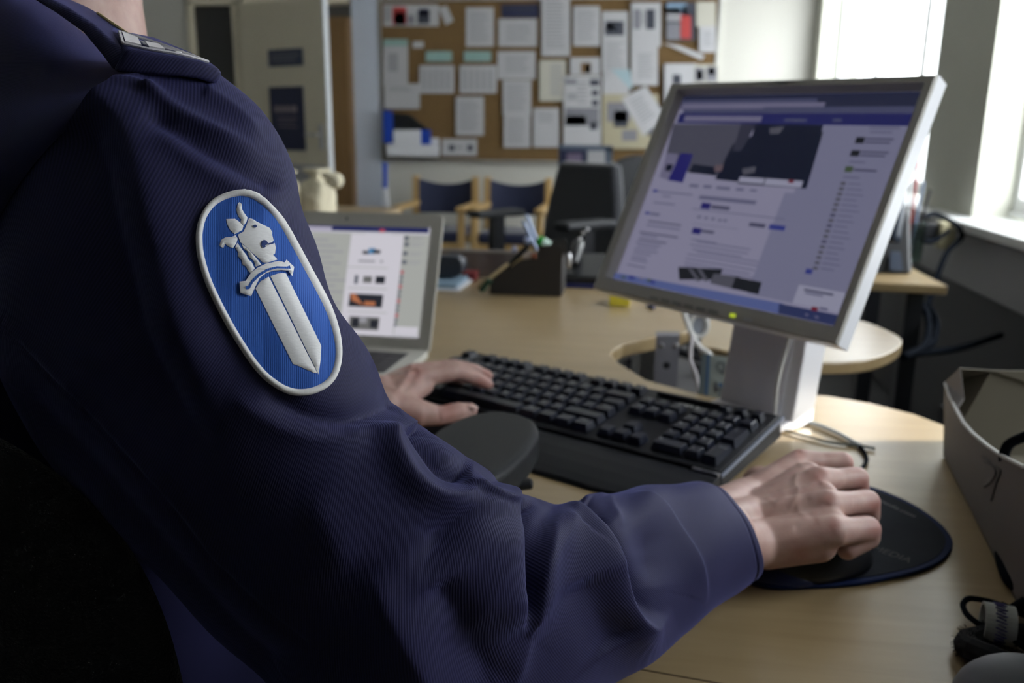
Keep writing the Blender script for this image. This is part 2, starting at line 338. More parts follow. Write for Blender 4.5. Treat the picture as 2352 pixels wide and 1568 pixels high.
rp(1450, 6, 1518, 107, M_paper, 'sheet with two dark printed columns near the top of the board', [(.08, .15, .32, .6, M_ink), (.5, .15, .8, .6, M_dark), (.36, .2, .46, .5, M_inkl)])
rp(1450, 104, 1511, 196, M_paper, 'upright white sheet below the one with two dark columns', lines=(.25, .2, .85, .85, 10))
rp(1385, 166, 1445, 218, M_paper, 'white sheet partly under the pale blue slip')
paper([(1402, 158), (1447, 160), (1453, 208), (1440, 196)], M_pblue, 'pale blue curled slip in the middle of the papers', name='paper_slip')
rp(1384, 216, 1512, 342, M_beige, 'yellowed newspaper page with grey green pictures behind the tilted sheet', [(.08, .15, .5, .5, M_ink), (.2, .3, .45, .6, M_dark), (.35, .65, .62, .85, M_ink), (.8, .6, .95, .75, M_dark)], name='newspaper_page')
paper([(1427, 226), (1484, 197), (1531, 270), (1477, 313)], M_paper, 'bright white sheet hanging tilted near the monitor corner', lines=(.2, .15, .8, .8, 8), name='paper_sheet')
rp(1530, 5, 1597, 93, M_dark, 'colour poster with a red figure on blue and grey', [(.02, .02, .7, .3, mat('sky print', (.20, .30, .42), .7)), (.02, .15, .5, .5, M_inkl), (.5, .3, .85, .95, M_red), (.55, .1, .9, .35, M_dark), (.02, .55, .48, .98, M_ink)], name='poster', cat='poster')
rp(1600, 4, 1644, 62, M_paperw, 'narrow cream sheet at the top right corner of the board')
rp(1606, 60, 1644, 120, M_paper, 'narrow white sheet below the cream one at the right edge', lines=(.25, .2, .8, .8, 7))
paper([(1522, 99), (1560, 104), (1618, 128), (1612, 138), (1550, 124)][:4], M_paper, 'thin white strip pinned slanting under the colour poster', name='paper_strip')
rp(1526, 146, 1602, 255, M_paper, 'white sheet with a small black photo just above the monitor', [(.25, .23, .5, .43, M_dark)], lines=(.2, .55, .8, .9, 5))
rp(1594, 148, 1650, 192, M_paperw, 'pair of grey portrait photos at the lower right edge of the board', [(.03, .15, .45, .9, M_ink), (.5, .1, .95, .9, M_ink), (.1, .3, .35, .8, M_dark), (.6, .15, .85, .55, M_dark)], name='photo_print', cat='photo')
# holder with blue folders, bottom left of the board
def atb(x, y, Y=YF-.12): return aty(x, y, Y)
c0 = atb(885, 332); c1 = atb(1003, 362)
t = thing('leaflet_tray', ((c0[0]+c1[0])/2, YF-.08, c1[2]), 'white leaflet tray mounted at the lower left corner of the board', 'tray')
b = MB(); b.bx(c0[0], c1[0], YF-.12, YF-.112, c1[2], c0[2]); b.bx(c0[0], c1[0], YF-.12, YF-.04, c1[2], c1[2]+.008); b.bx(c0[0], c1[0], YF-.05, YF-.042, c1[2], c0[2]+.05)
b.bx(c0[0], c0[0]+.008, YF-.12, YF-.04, c1[2], c0[2]); b.bx(c1[0]-.008, c1[0], YF-.12, YF-.04, c1[2], c0[2]); b.build('body', M_white, t)
def card3(name, P, Y, m, label, cat, th=.01):
    P = [aty(x, y, Y) for x, y in P]; return recenter(tag(MB().slab(P, (0, th, 0)).build(name, m), label, cat))
card3('folder', [(879, 252), (901, 256), (901, 328), (881, 328)], YF-.105, M_blue, 'tall blue folder standing at the left end of the leaflet tray', 'folder')
card3('folder', [(900, 260), (938, 262), (985, 297), (985, 328), (900, 328)], YF-.085, M_black, 'black folder with a sloping edge behind the white card in the tray', 'folder')
card3('card', [(904, 298), (966, 298), (966, 332), (904, 332)], YF-.100, M_white, 'white card standing in the leaflet tray between the blue folders', 'card')
card3('folder', [(967, 297), (989, 299), (989, 332), (967, 332)], YF-.095, M_blue, 'short blue folder at the right end of the leaflet tray', 'folder')
# blue and white pole leaning under the tray
pA = aty(884, 372, 5.9); pB = aty(884, 432, 5.9); pC = aty(893, 505, 5.9); pD = aty(898, 600, 5.9); pD[2] = 0
t = thing('pole', pD, 'thin pole, blue above and white below, standing left of the wooden chairs', 'pole')
MB().tube([pA, pB], .018).build('blue_tip', M_blue, t); MB().tube([pB, pC, pD], .02).build('shaft', M_white, t)
# ---------------------------------------------------------------- wooden visitor chairs
def visitor_chair(x, y, label):
    t = thing('visitor_chair', (x, y, 0), label, 'chair', group='wooden chairs under the notice board')
    def B(n, m, *a, **k):
        mb = MB()
        for q in a: mb.bx(*q)
        return mb.build(n, m, t, local=True, **k)
    for sx in (-.205, .205):
        B('leg', M_birch, (sx-.022, sx+.022, -.25, -.205, 0, .60), bevel=.006)
        B('leg', M_birch, (sx-.022, sx+.022, .2, .245, 0, .77), bevel=.006)
        B('armrest', M_birch, (sx-.03, sx+.03, -.27, .22, .575, .605), bevel=.008)
    B('seat_rail', M_birch, (-.19, .19, -.24, -.21, .33, .38)); B('seat_rail', M_birch, (-.19, .19, .2, .23, .33, .38))
    mb = MB(); mb.bx(-.18, .18, -.25, .2, .38, .45); mb.build('seat', M_navyfab, t, local=True, bevel=.02)
    mb = MB(); n = 12                         # curved, dipped backrest
    for i in range(n):
        u0, u1 = -1+2*i/n, -1+2*(i+1)/n
        f = lambda u: (u*.182, .20+.05*(1-u*u), .75-.035*(1-u*u))
        a, c = f(u0), f(u1)
        mb.hexa([(a[0], a[1], .52), (c[0], c[1], .52), (c[0], c[1]+.03, .52), (a[0], a[1]+.03, .52), (a[0], a[1], a[2]), (c[0], c[1], c[2]), (c[0], c[1]+.03, c[2]), (a[0], a[1]+.03, a[2])])
    mb.build('backrest', M_navyfab, t, local=True, weld=True, smooth=False)
    return t
visitor_chair(aty(1022, 412, 5.65)[0], 5.45, 'wooden visitor chair with a navy back, the left one of the pair')
visitor_chair(aty(1185, 414, 5.65)[0]+.01, 5.45, 'wooden visitor chair with a navy back, the right one of the pair')
# ---------------------------------------------------------------- office chair, its arms in T shape, and a second one behind the monitor
def tarm(t, x, y, z):
    MB().box((x, y, z), (.09, .26, .03)).build('armrest', M_blackm, t, local=True, bevel=.012)
    MB().bx(x-.022, x+.022, y-.03, y+.03, .42, z-.01).build('armrest_post', M_black, t, local=True, bevel=.004)
def starbase(t, M=None):
    mb = MB()
    for k in range(5):
        a = 2*pi*k/5+.3; mb.tube([(0, 0, .11), (.28*cos(a), .28*sin(a), .075)], [.028, .018], 8)
    mb.build('star_base', M_black, t, local=True)
    for k in range(5):
        a = 2*pi*k/5+.3; MB().lathe([(.001, -.02), (.028, -.02), (.028, .02), (.001, .02)], (.28*cos(a), .28*sin(a), .03), 12, axis=(-sin(a), cos(a), 0)).build('caster', M_black, t, local=True)
    MB().tube([(0, 0, .1), (0, 0, .40)], .028, 12).build('gas_lift', M_black, t, local=True)
M_obk = mat('charcoal chair fabric', (.017, .019, .026), .8, sheen=.4, bump=(400, .3, .001))
cp = aty(1320, 500, 3.55)
t = thing('office_chair', (aty(1237, 490, 3.45)[0], 3.45, 0), 'dark grey high-backed office chair with T shaped arms in front of the notice board', 'chair', rz=radians(-42))
starbase(t)
b = MB(); b.bx(-.24, .24, -.24, .22, .42, .49); b.build('seat', M_obk, t, local=True, bevel=.03, seg=3)
b = MB(); n = 10
for i in range(n):
    z0, z1 = .50+.44*i/n, .50+.44*(i+1)/n
    g = lambda z: (.235-.07*((z-.5)/.44)**2, .20+.05*((z-.5)/.44))
    (w0, q0), (w1, q1) = g(z0), g(z1)
    b.hexa([(-w0, q0, z0), (w0, q0, z0), (w0, q0+.06, z0), (-w0, q0+.06, z0), (-w1, q1, z1), (w1, q1, z1), (w1, q1+.06, z1), (-w1, q1+.06, z1)])
b.build('backrest', M_obk, t, local=True, weld=True, bevel=.02)
tarm(t, -.275, .0, .72); tarm(t, .275, .0, .72)
cp = aty(1500, 400, 3.9)
t = thing('office_chair', (cp[0]+.02, 3.95, 0), 'black office chair with a rounded back, half hidden behind the monitor', 'chair', rz=radians(20))
starbase(t)
MB().bx(-.25, .25, -.24, .24, .42, .50).build('seat', M_blackm, t, local=True, bevel=.03)
poly = [(.26*sin(a)*(1 if abs(sin(a)) < .98 else 1), .62+.34*cos(a)) for a in np.linspace(0, 2*pi, 40, endpoint=False)]
MB().slab([(x, .24, z) for x, z in poly], (0, .07, 0)).build('backrest', M_blackm, t, local=True, bevel=.015)
MB().bx(-.03, .03, .24, .29, .40, .7).build('back_post', M_black, t, local=True)
# framed display behind the chair
Y = 4.6
def fr4(x0, y0, x1, y1, Y, off=0): return [aty(x, y, Y)+np.array([0, off, 0]) for x, y in ((x0, y0), (x1, y0), (x1, y1), (x0, y1))]
t = thing('display_stand', (aty(1340, 400, Y)[0], Y, 0), 'grey framed display stand with a dark blue poster, behind the office chairs', 'display stand')
a, c = aty(1283, 338, Y), aty(1404, 420, Y)
b = MB(); b.bx(a[0], c[0], Y, Y+.02, a[2]-.02, a[2]+.012); b.bx(a[0], a[0]+.012, Y, Y+.02, 0, a[2]); b.bx(c[0]-.03, c[0], Y, Y+.02, 0, a[2]); b.bx(a[0], c[0], Y+.005, Y+.015, .5, a[2]); b.build('frame', mat('blue grey frame', (.10, .13, .18), .4), t)
b = MB(); b.slab(fr4(1286, 344, 1346, 394, Y, -.003), (0, .002, 0)); P = fr4(1302, 352, 1336, 392, Y, -.004); b.quad(*P[::-1], 1); b.build('poster', [M_navyp, mat('mauve print', (.18, .14, .22), .6)], t)
MB().slab(fr4(1350, 346, 1390, 394, Y, -.003), (0, .002, 0)).build('notice_sheet', M_paper, t)
# desk in the left background with paper bags
t = thing('side_desk', (-1.75, 3.45, 0), 'light side desk behind the laptop, carrying cream bags', 'desk')
MB().bx(-2.45, -1.12, 3.1, 3.8, .69, .72).build('top', M_desk, t)
for x in (-2.40, -1.17):
    for y in (3.15, 3.75): MB().bx(x-.02, x+.02, y-.02, y+.02, 0, .69).build('leg', M_alu, t)
M_bag = mat('cream paper bag', (.86, .79, .60), .75, bump=(25, .6, .02))
def bag(px0, px1, ytop, Y, label, knot=0):
    a = aty(px0, 480, Y); c = aty(px1, 480, Y); top = aty(px0, ytop, Y)[2]; cx = (a[0]+c[0])/2; w = c[0]-a[0]; h = top-.72
    mb = MB(); prof = [(.001, 0), (.46, 0), (.5, .1), (.5, .45), (.46, .72), (.22, .80), (.20, .84), (.42, .97), (.40, 1.), (.001, .9)]
    mb.lathe([(r*w, z*h) for r, z in prof], (cx, Y+.05, .721), 20)
    V = np.array(mb.v); an = np.arctan2(V[:, 1]-Y-.05, V[:, 0]-cx); k = 1+.10*np.sin(an*5+knot)+.06*np.sin(an*9+V[:, 2]*60)
    V[:, 0] = cx+(V[:, 0]-cx)*k; V[:, 1] = Y+.05+(V[:, 1]-Y-.05)*k; V[:, 2] = np.maximum(V[:, 2], .721); mb.v = [tuple(p) for p in V]
    return recenter(tag(mb.build('paper_bag', M_bag, smooth=True), label, 'bag', 'cream bags on the side desk'))
bag(628, 676, 392, 3.35, 'cream tied bag half hidden by the shoulder, left one on the side desk')
BAG = bag(684, 758, 388, 3.3, 'wider cream tied bag in front of the white door edge', 1.3)
MB().tube(smooth_path([aty(740, 402, 3.25), aty(758, 405, 3.25), aty(776, 412, 3.25), aty(770, 424, 3.25), aty(748, 415, 3.25)], 5), [.01+.012*sin(pi*i/20) for i in range(21)], 10).build('tied_end', M_bag, BAG, smooth=True)
# ---------------------------------------------------------------- desks
ZD = .72
def gp(px, z=ZD): return [tuple(atz(x, y, z)[:2]) for x, y in px]
A_back = gp([(1485, 872), (1590, 900), (1700, 925), (1770, 914), (1850, 905), (1900, 908), (2000, 925), (2100, 950), (2170, 976), (2260, 1010)])
cut = gp([(1556, 698), (1574, 716), (1587, 742), (1589, 754), (1570, 763), (1507, 773), (1467, 781), (1430, 790), (1408, 803), (1404, 815), (1422, 834)])
Yb, Ys = 2.06, 1.705
ys_ = lambda x: 1.733+.115*x
front = [(-.012, -.35), (-.018, .40), (-.035, .56), (-.12, .70), (-.30, .86), (-.60, 1.0), (-1.05, 1.12), (-1.05, ys_(-1.05))]
poly = [cut[0]]+cut[1:]+A_back+[(.60, .93), (.62, -.35)]+front
DT = thing('desk', (.1, .9, 0), 'large light birch desk with a concave cut-out, under the keyboard and mouse pad', 'desk')
def top_piece(name, poly, parent, z=ZD, th=.024, label=None):
    o = MB().prism(poly, z-th, z).build(name, [M_desk], parent, bevel=.0025); return o
# the seam near the bottom edge of the picture splits the top in two boards
s0, s1 = gp([(1430, 1531), (1760, 1590)]); sd = nz(np.array(s1)-np.array(s0))
top_piece('top', poly, DT)
MB().prism([tuple(np.array(s0)-sd*.03), tuple(np.array(s0)+sd*.62), tuple(np.array(s0)+sd*.62+np.array([0, .0014])), tuple(np.array(s0)-sd*.03+np.array([0, .0014]))], ZD, ZD+.0003).build('seam', mat('dark seam', (.10, .065, .03), .6), DT)
for x, y in ((.55, .8), (.55, -.25), (.05, -.25), (-.95, 1.2), (-.95, 1.65), (.02, 1.60)):
    MB().bx(x-.02, x+.02, y-.02, y+.02, 0, ZD-.024).build('leg', M_alu, DT)
t = thing('desk', (-.45, 1.9, 0), 'light birch desk board butted behind the first one, under the dark organizer', 'desk')
top_piece('top', [(-1.05, ys_(-1.05)+.002), (.06, ys_(.06)+.002), (.10, 1.80), (.12, 1.92), (.10, Yb), (-1.05, Yb+.03)], t)
for x, y in ((-.95, 1.78), (-.95, 2.0), (.0, 2.0)): MB().bx(x-.02, x+.02, y-.02, y+.02, 0, ZD-.024).build('leg', M_alu, t)
rt = [(.055+.215*1+.215*cos(a), 1.49+.19*sin(a)) for a in []]
D_poly = gp([(1608, 786), (1640, 799), (1698, 812), (1780, 826), (1866, 832), (1954, 830), (2008, 822), (2050, 806), (2071, 788), (2064, 772), (2021, 750), (1981, 737), (1920, 727), (1840, 718), (1740, 712), (1650, 712)])
t = thing('round_table', (.25, 1.5, 0), 'light birch table with a rounded end, seen below the monitor corner', 'table')
top_piece('top', smooth_path([np.array(p) for p in D_poly], 4, True)[:, :2], t, th=.020)
MB().tube([(.26, 1.52, .03), (.26, 1.52, .70)], .03, 14).build('leg', mat('dark steel', (.03, .03, .035), .5, .5), t)
MB().lathe([(.001, 0), (.2, 0), (.2, .02), (.04, .035), (.001, .035)], (.26, 1.52, 0), 30).build('foot', M_black, t)
t = thing('side_table', (.45, 2.4, 0), 'light birch corner table by the window wall carrying a telephone', 'table')
top_piece('top', [(.20, 2.12), (.51, 2.125), (.705, 2.105), (.70, 2.62), (.20, 2.62)], t, th=.022)
for x, y in ((.25, 2.2), (.66, 2.2), (.25, 2.58), (.66, 2.58)): MB().bx(x-.02, x+.02, y-.02, y+.02, 0, ZD-.022).build('leg', M_black, t)
# ---------------------------------------------------------------- monitor
MR = np.array([[.725, .617, .306], [-.688, .657, .308], [-.011, -.434, .901]]); MR = np.linalg.svd(MR)[0]@np.linalg.svd(MR)[2]
MT = CAM+.9*(np.array([.136, 1.198, .98])-CAM)
def mloc(x, y, z): return MT+MR@np.array([x, y, z])
def scr(px, py):                # pixel -> local (x,z) on the screen plane
    d = ray(px, py); n = MR[:, 1]; t = ((MT-CAM)@n)/(d@n); q = MR.T@(CAM+d*t-MT); return q[0], q[2]
mon = thing('monitor', (.165, 1.08, ZD), 'grey flat monitor tilted back on a white stand, showing a blue and white web page', 'monitor')
X0, X1, Z0, Z1 = -.1692, .1692, -.1355, .1355
ox0, oz1 = scr(1552, 200); ox1 = scr(2164, 177)[0]; oz0 = scr(1937, 800)[1]; ox0 = min(max(ox0, -.189), -.183); ox1 = max(ox1, .184)
oz1 = min(max(oz1, .147), .155); oz0 = min(max(oz0, -.176), -.155)
M_bez = mat('monitor grey plastic', (.55, .54, .50), .45); M_bezw = mat('monitor lit side plastic', (.80, .81, .86), .35)  # white of the sides carries the sun and window light on them
b = MB(); f, g = -.012, .002
def ring(mb, a, ya, c, yc, mi=0):
    (ax0, ax1, az0, az1), (cx0, cx1, cz0, cz1) = a, c
    A = [(ax0, az0), (ax1, az0), (ax1, az1), (ax0, az1)]; Cc = [(cx0, cz0), (cx1, cz0), (cx1, cz1), (cx0, cz1)]
    for i in range(4):
        j = (i+1) % 4; mb.quad(mloc(A[i][0], ya, A[i][1]), mloc(A[j][0], ya, A[j][1]), mloc(Cc[j][0], yc, Cc[j][1]), mloc(Cc[i][0], yc, Cc[i][1]), mi)
O_ = (ox0, ox1, oz0, oz1); O2 = (ox0+.002, ox1-.002, oz0+.002, oz1-.002); I_ = (X0-.004, X1+.004, Z0-.003, Z1+.003); S_ = (X0, X1, Z0, Z1)
ring(b, O_, .012, O_, f+.003, 1); ring(b, O_, f+.003, O2, f); ring(b, O2, f, I_, f); ring(b, I_, f, S_, g)
b.build('bezel', [M_bez, M_bezw], mon)
b = MB(); Bk = (ox0+.03, ox1-.03, oz0+.03, oz1-.03)
ring(b, Bk, .05, O_, .012); b.quad(mloc(Bk[0], .055, Bk[2]), mloc(Bk[0], .055, Bk[3]), mloc(Bk[1], .055, Bk[3]), mloc(Bk[1], .055, Bk[2])); b.build('housing', M_bezw, mon)
def emis(name, c, s=1.):
    m = mat(name, (.01, .01, .012), .3, emit=c, es=s); return m
KS = .46
E_ = dict(bg=(.20, .20, .31), page=(.28, .27, .39), chrome=(.022, .026, .06), chr2=(.07, .075, .15), strip=(.17, .16, .26), nav=(.018, .020, .12), cover=(.035, .036, .062), wall=(.075, .075, .11), fig=(.006, .009, .026), prof=(.018, .016, .15), txt=(.13, .13, .22), txtd=(.07, .07, .13), blue=(.04, .05, .24), white=(.33, .33, .45), task=(.10, .13, .32), taskd=(.03, .04, .12), dark=(.012, .014, .02), red=(.16, .02, .04), mid=(.09, .09, .12), green=(.06, .09, .05), skin=(.13, .09, .11))
EM = {k: emis('display '+k, tuple(KS*q for q in v)) for k, v in E_.items()}; EK = list(EM)
def display(conv, place, base, items, name, parent, y0):
    mb = MB(); (a0, a1, b0, b1) = base
    mb.quad(place(a0, y0, b0), place(a1, y0, b0), place(a1, y0, b1), place(a0, y0, b1), EK.index('page'))
    for i, it in enumerate(items):
        k, P = it[0], it[1:]; yy = y0-.0002-.00004*i
        if len(P) == 2:
            (u0, v1), (u1, v0) = conv(*P[0]), conv(*P[1])
            if P[1][0]-P[0][0] < 260 and P[1][1]-P[0][1] < .5*(P[1][0]-P[0][0]): v0 = conv(P[0][0], P[1][1])[1]
            Q = [(u0, v0), (u1, v0), (u1, v1), (u0, v1)]
        else: Q = [conv(*p) for p in P]; Q = Q[::-1]
        Q = [(min(max(u, a0), a1), min(max(v, b0), b1)) for u, v in Q]
        mb.add([place(u, yy, v) for u, v in Q], [tuple(range(len(Q)))], EK.index(k))
    return mb.build(name, [EM[k] for k in EK], parent)
it = [('chrome', (1568, 217), (2112, 247)), ('chr2', (1560, 228), (1870, 240)), ('chr2', (1570, 245), (2105, 263)), ('strip', (1566, 236), (1890, 243)),
      ('strip', (1560, 243), (1750, 248)),
      ('nav', (1560, 258), (2095, 287)), ('strip', (1572, 264), (1745, 276)), ('chr2', (1800, 270), (1850, 277)), ('chr2', (1912, 270), (1930, 277)),
      ('bg', (1880, 285), (2085, 740)), ('bg', (1800, 440), (2060, 742)),
      ('wall', (1545, 283), (1700, 283), (1660, 405), (1520, 385)), ('fig', (1732, 283), (1889, 285), (1845, 431), (1640, 410), (1680, 330), (1725, 310)), ('cover', (1700, 283), (1735, 283), (1700, 345), (1680, 345)),
      ('fig', (1860, 300), (1889, 300), (1850, 431), (1690, 420)), ('mid', (1765, 292), (1800, 288), (1788, 305), (1766, 306)), ('mid', (1702, 386), (1734, 380), (1732, 394), (1705, 400)),
      ('fig', (1590, 375), (1650, 383), (1640, 400), (1580, 395)), ('skin', (1640, 378), (1660, 376), (1655, 392), (1638, 392)),
      ('strip', (1530, 350), (1556, 352), (1540, 415), (1512, 405)), ('prof', (1562, 350), (1590, 352), (1566, 418), (1532, 412)), ('fig', (1530, 375), (1545, 377), (1538, 392), (1525, 390)),
      ('white', (1698, 404), (1752, 417)), ('white', (1758, 408), (1840, 423)), ('red', (1810, 411), (1820, 419)),
      ('txt', (1583, 421), (1602, 428)), ('txt', (1615, 423), (1632, 430)), ('txt', (1645, 426), (1675, 433)), ('txt', (1690, 430), (1706, 436)), ('txt', (1722, 433), (1736, 438)),
      ('txt', (1606, 447), (1738, 456))]
for k, (x, y, w_) in enumerate([(1500, 436, 92), (1520, 447, 20), (1500, 462, 50), (1488, 505, 78), (1484, 514, 80), (1468, 530, 92), (1470, 537, 40), (1466, 546, 66), (1460, 553, 60), (1462, 561, 50), (1456, 569, 56), (1454, 577, 42), (1450, 586, 36), (1448, 593, 40), (1440, 605, 44)]): it.append(('txtd' if k in (3, 5, 7) else 'txt', (x, y), (x+w_, y+3)))
it += [('blue', (1500, 434), (1508, 441)), ('blue', (1482, 485), (1490, 492)), ('txt', (1494, 487), (1514, 493)),
       ('prof', (1612, 464), (1628, 480)), ('txtd', (1634, 470), (1675, 478)), ('txt', (1602, 494), (1608, 501)), ('txt', (1618, 497), (1624, 503)), ('txt', (1634, 499), (1640, 505)), ('txt', (1650, 502), (1656, 508)), ('txt', (1662, 503), (1668, 509)),
       ('txtd', (1722, 510), (1757, 519)), ('blue', (1768, 514), (1802, 526)), ('prof', (1592, 522), (1607, 538)), ('txtd', (1612, 527), (1640, 533)),
       ('txt', (1590, 478), (1810, 480)), ('txt', (1590, 512), (1700, 513))]
for x, y, w_ in [(1588, 548, 60), (1600, 553, 130), (1585, 560, 140), (1590, 570, 120), (1600, 577, 150), (1580, 582, 170), (1575, 592, 168), (1572, 601, 160), (1572, 609, 170)]: it.append(('txt', (x, y), (x+w_, y+2.4)))
it += [('dark', (1558, 613), (1660, 618), (1650, 642), (1560, 642)), ('mid', (1580, 616), (1590, 617), (1610, 645), (1600, 646)), ('mid', (1600, 617), (1612, 619), (1628, 646), (1618, 646)),
       ('mid', (1640, 628), (1700, 636), (1690, 665), (1630, 650)), ('dark', (1690, 636), (1750, 648), (1742, 676), (1680, 662)),
       ('taskd', (1407, 628), (1940, 640), (1924, 752), (1400, 652)), ('task', (1400, 623), (1800, 697), (1793, 726), (1398, 648)),
       ('green', (1428, 633), (1436, 640)), ('blue', (1446, 632), (1456, 643)), ('strip', (1470, 636), (1478, 643)), ('green', (1488, 640), (1496, 648)), ('blue', (1495, 643), (1504, 652))]
it = [q for q in it if q[0] != 'taskd']+[('taskd', (1790, 697), (1928, 724), (1922, 752), (1786, 724))]
for x, y in ((1975, 322), (1964, 352)): it += [('dark', (x-7, y-7), (x+8, y+8)), ('txtd', (x+14, y-5), (x+78, y-1)), ('txtd', (x+12, y+3), (x+70, y+7))]
it += [('green', (1944, 382), (1957, 396)), ('txtd', (1962, 388), (2015, 393)), ('txt', (1998, 292), (2068, 296)), ('txt', (2000, 302), (2050, 306)), ('txt', (1952, 370), (1988, 374)), ('txt', (1938, 405), (1975, 409))]
for k in range(17):
    y = 422+k*12.2; x = 1938-k*3.9; it += [('txtd' if k in (6, 8, 11) else 'mid', (x-5, y-4), (x+4, y+4)), ('txt', (x+12, y-1), (x+12+28+(k*7) % 18, y+2))]
it += [('white', (1838, 655), (1935, 700)), ('txtd', (1850, 664), (1920, 669)), ('txt', (1852, 672), (1895, 676)), ('red', (1868, 705), (1879, 717)), ('txt', (1886, 706), (1904, 712)), ('blue', (1855, 618), (1866, 632)), ('strip', (1853, 722), (1858, 727)), ('strip', (1875, 727), (1881, 732))]
display(scr, lambda u, y, v: mloc(u, y, v), (X0, X1, Z0, Z1), it, 'screen', mon, g+.001)
b = MB()                                            # brand mark on the top bezel
lu, lv = scr(1815, 192)
V, Fs = text('oo', .012); b.add([mloc(lu+x, f-.0006, (oz1+Z1)/2-.0+y*.8) for x, y in V], Fs); b.tube([mloc(lu-.014, f-.0006, (oz1+Z1)/2+.002), mloc(lu+.014, f-.0006, (oz1+Z1)/2+.002)], .0007, 6)
b.build('brand_mark', M_ink, mon)
b = MB(); zc = (oz0+Z0)/2-.006
for k in range(6): b.box(mloc(-.075+k*.019, f, zc), (.014, .003, .004), Matrix(MR.tolist()))
b.build('button_row', mat('button grey', (.30, .30, .28), .5), mon)
MB().box(mloc(.048, f, zc+.001), (.007, .003, .004), Matrix(MR.tolist())).build('power_light', mat('yellow green lamp', (.2, .3, .02), .4, emit=(.45, .55, .03), es=.6), mon)
MB().box(mloc(.070, f, zc), (.012, .003, .004), Matrix(MR.tolist())).build('button', M_silver, mon)
# stand
ux = nz([.725, -.688]); uy = nz([.688, .725])
def stp(o, a, d, z): return np.array([o[0]+ux[0]*a+uy[0]*d, o[1]+ux[1]*a+uy[1]*d, z])
O0 = np.array([.163, 1.005]); M_st = mat('stand lavender grey', (.66, .65, .69), .45)
def sbox(mb, a0, a1, d0, d1, z0, z1, ta=0, td=0, mi=0):
    return mb.hexa([stp(O0, a0, d0, z0), stp(O0, a1, d0, z0), stp(O0, a1, d1, z0), stp(O0, a0, d1, z0), stp(O0, a0+ta, d0+td, z1), stp(O0, a1+ta, d0+td, z1), stp(O0, a1+ta, d1+td, z1), stp(O0, a0+ta, d1+td, z1)], mi)
sbox(MB(), -.085, -.002, 0, .018, ZD, .855, td=.02).build('column', M_st, mon, bevel=.003)
sbox(MB(), .004, .022, .0, .045, ZD, .855, td=.02).build('column_side', M_bezw, mon, bevel=.003)  # sunlit side of the stand, brightness put into its white
sbox(MB(), -.09, .022, -.12, .04, ZD+.001, ZD+.012).build('stand_base', M_st, mon, bevel=.004)
sbox(MB(), -.07, .0, .02, .05, .845, .93, td=.075).build('tilt_bracket', M_st, mon, bevel=.004)
# ---------------------------------------------------------------- cables behind the monitor
def cable(pts, r, m, label, name='cable', n=6, D=None, cat='cable'):
    P = [atd(*p) if abs(p[0]) > 20 else p for p in pts]
    return recenter(tag(MB().tube(smooth_path(P, n), r, 8).build(name, m, smooth=True), label, cat))
cable([(1565, 700, 1.30), (1578, 740, 1.30), (1592, 775, 1.29), (1610, 800, 1.28), (1630, 815, 1.27), (1650, 850, 1.25), (1650, 900, 1.24)], .0045, M_cream, 'thick white cable hanging from the monitor into the desk cut-out')
cable([(1590, 770, 1.28), (1586, 810, 1.27), (1588, 835, 1.265), (1598, 858, 1.26), (1604, 900, 1.26)], .003, mat('mauve grey cable', (.42, .40, .42), .5), 'thin grey cable hanging beside the metal bracket')
b = MB(); C0 = atd(1606, 748, 1.30); b.tube([C0+np.array([.012*cos(a)*1.1, 0, .017*sin(a)]) for a in np.linspace(0, 2*pi, 24, endpoint=False)], .003, 8, closed=True)
t = thing('cable_tag', C0, 'white looped tag with a grey printed label on the monitor cable', 'tag'); b.build('loop', M_cream, t); MB().box(C0+np.array([-.003, .002, 0]), (.014, .002, .026)).build('label', mat('tag grey', (.22, .24, .28), .6), t)
cable([stp(O0, 0.001, .016, .855), stp(O0, .001, .010, .82), stp(O0, .002, -.004, .78), stp(O0, .004, -.006, .735), stp(O0, .02, -.01, .7235)], .0028, M_cream, 'pale cable running down the middle of the monitor stand')
P = [tuple(atz(x, y, ZD+.003)) for x, y in [(1842, 966), (1880, 976), (1925, 995), (1955, 1012), (1976, 1024)]]
cable(P, .0026, mat('grey blue cable', (.38, .42, .44), .4), 'grey cable curving over the sunlit desk right of the stand')
P = [tuple(atz(x, y, ZD+.0025)) for x, y in [(1972, 1022), (1986, 1040), (1991, 1056), (1982, 1072), (1968, 1082), (1940, 1100)]]
cable(P, .0022, M_rubber, 'dark end of a cable looping down behind the right hand')
P = [tuple(atz(x, y, ZD+.0025)) for x, y in [(1794, 986), (1830, 996), (1870, 1006), (1910, 1016), (1976, 1024), (2010, 1030)]]
cable(P, .0016, mat('dark green cable', (.10, .12, .10), .5), 'thin dark cable leaving the back right corner of the keyboard')
# bracket and card
t = thing('metal_bracket', atd(1535, 850, 1.36), 'grey steel angle bracket with two screws in the desk cut-out', 'bracket')
a, c = atd(1507, 773, 1.375), atd(1561, 773, 1.375); M_steel = mat('brushed steel', (.20, .20, .23), .45, .5)
b = MB(); b.hexa([a+np.array([0, -.004, -.17]), c+np.array([0, -.004, -.17]), c+np.array([0, 0, -.17]), a+np.array([0, 0, -.17]), a+np.array([0, -.004, 0]), c+np.array([0, -.004, 0]), c, a])
b.hexa([a+np.array([0, 0, -.002]), c+np.array([0, 0, -.002]), c+np.array([0, .03, -.002]), a+np.array([0, .03, -.002]), a+np.array([0, -.004, .002]), c+np.array([0, -.004, .002]), c+np.array([0, .03, .002]), a+np.array([0, .03, .002])])
b.build('plate', M_steel, t)
for u, v in ((.25, -.014), (.86, -.014)): MB().lathe([(.001, -.001), (.0045, -.001), (.0035, .0025), (.001, .003)], a*(1-u)+c*u+np.array([0, -.004, v]), 16, axis=(0, -1, 0)).build('screw', M_silver, t)
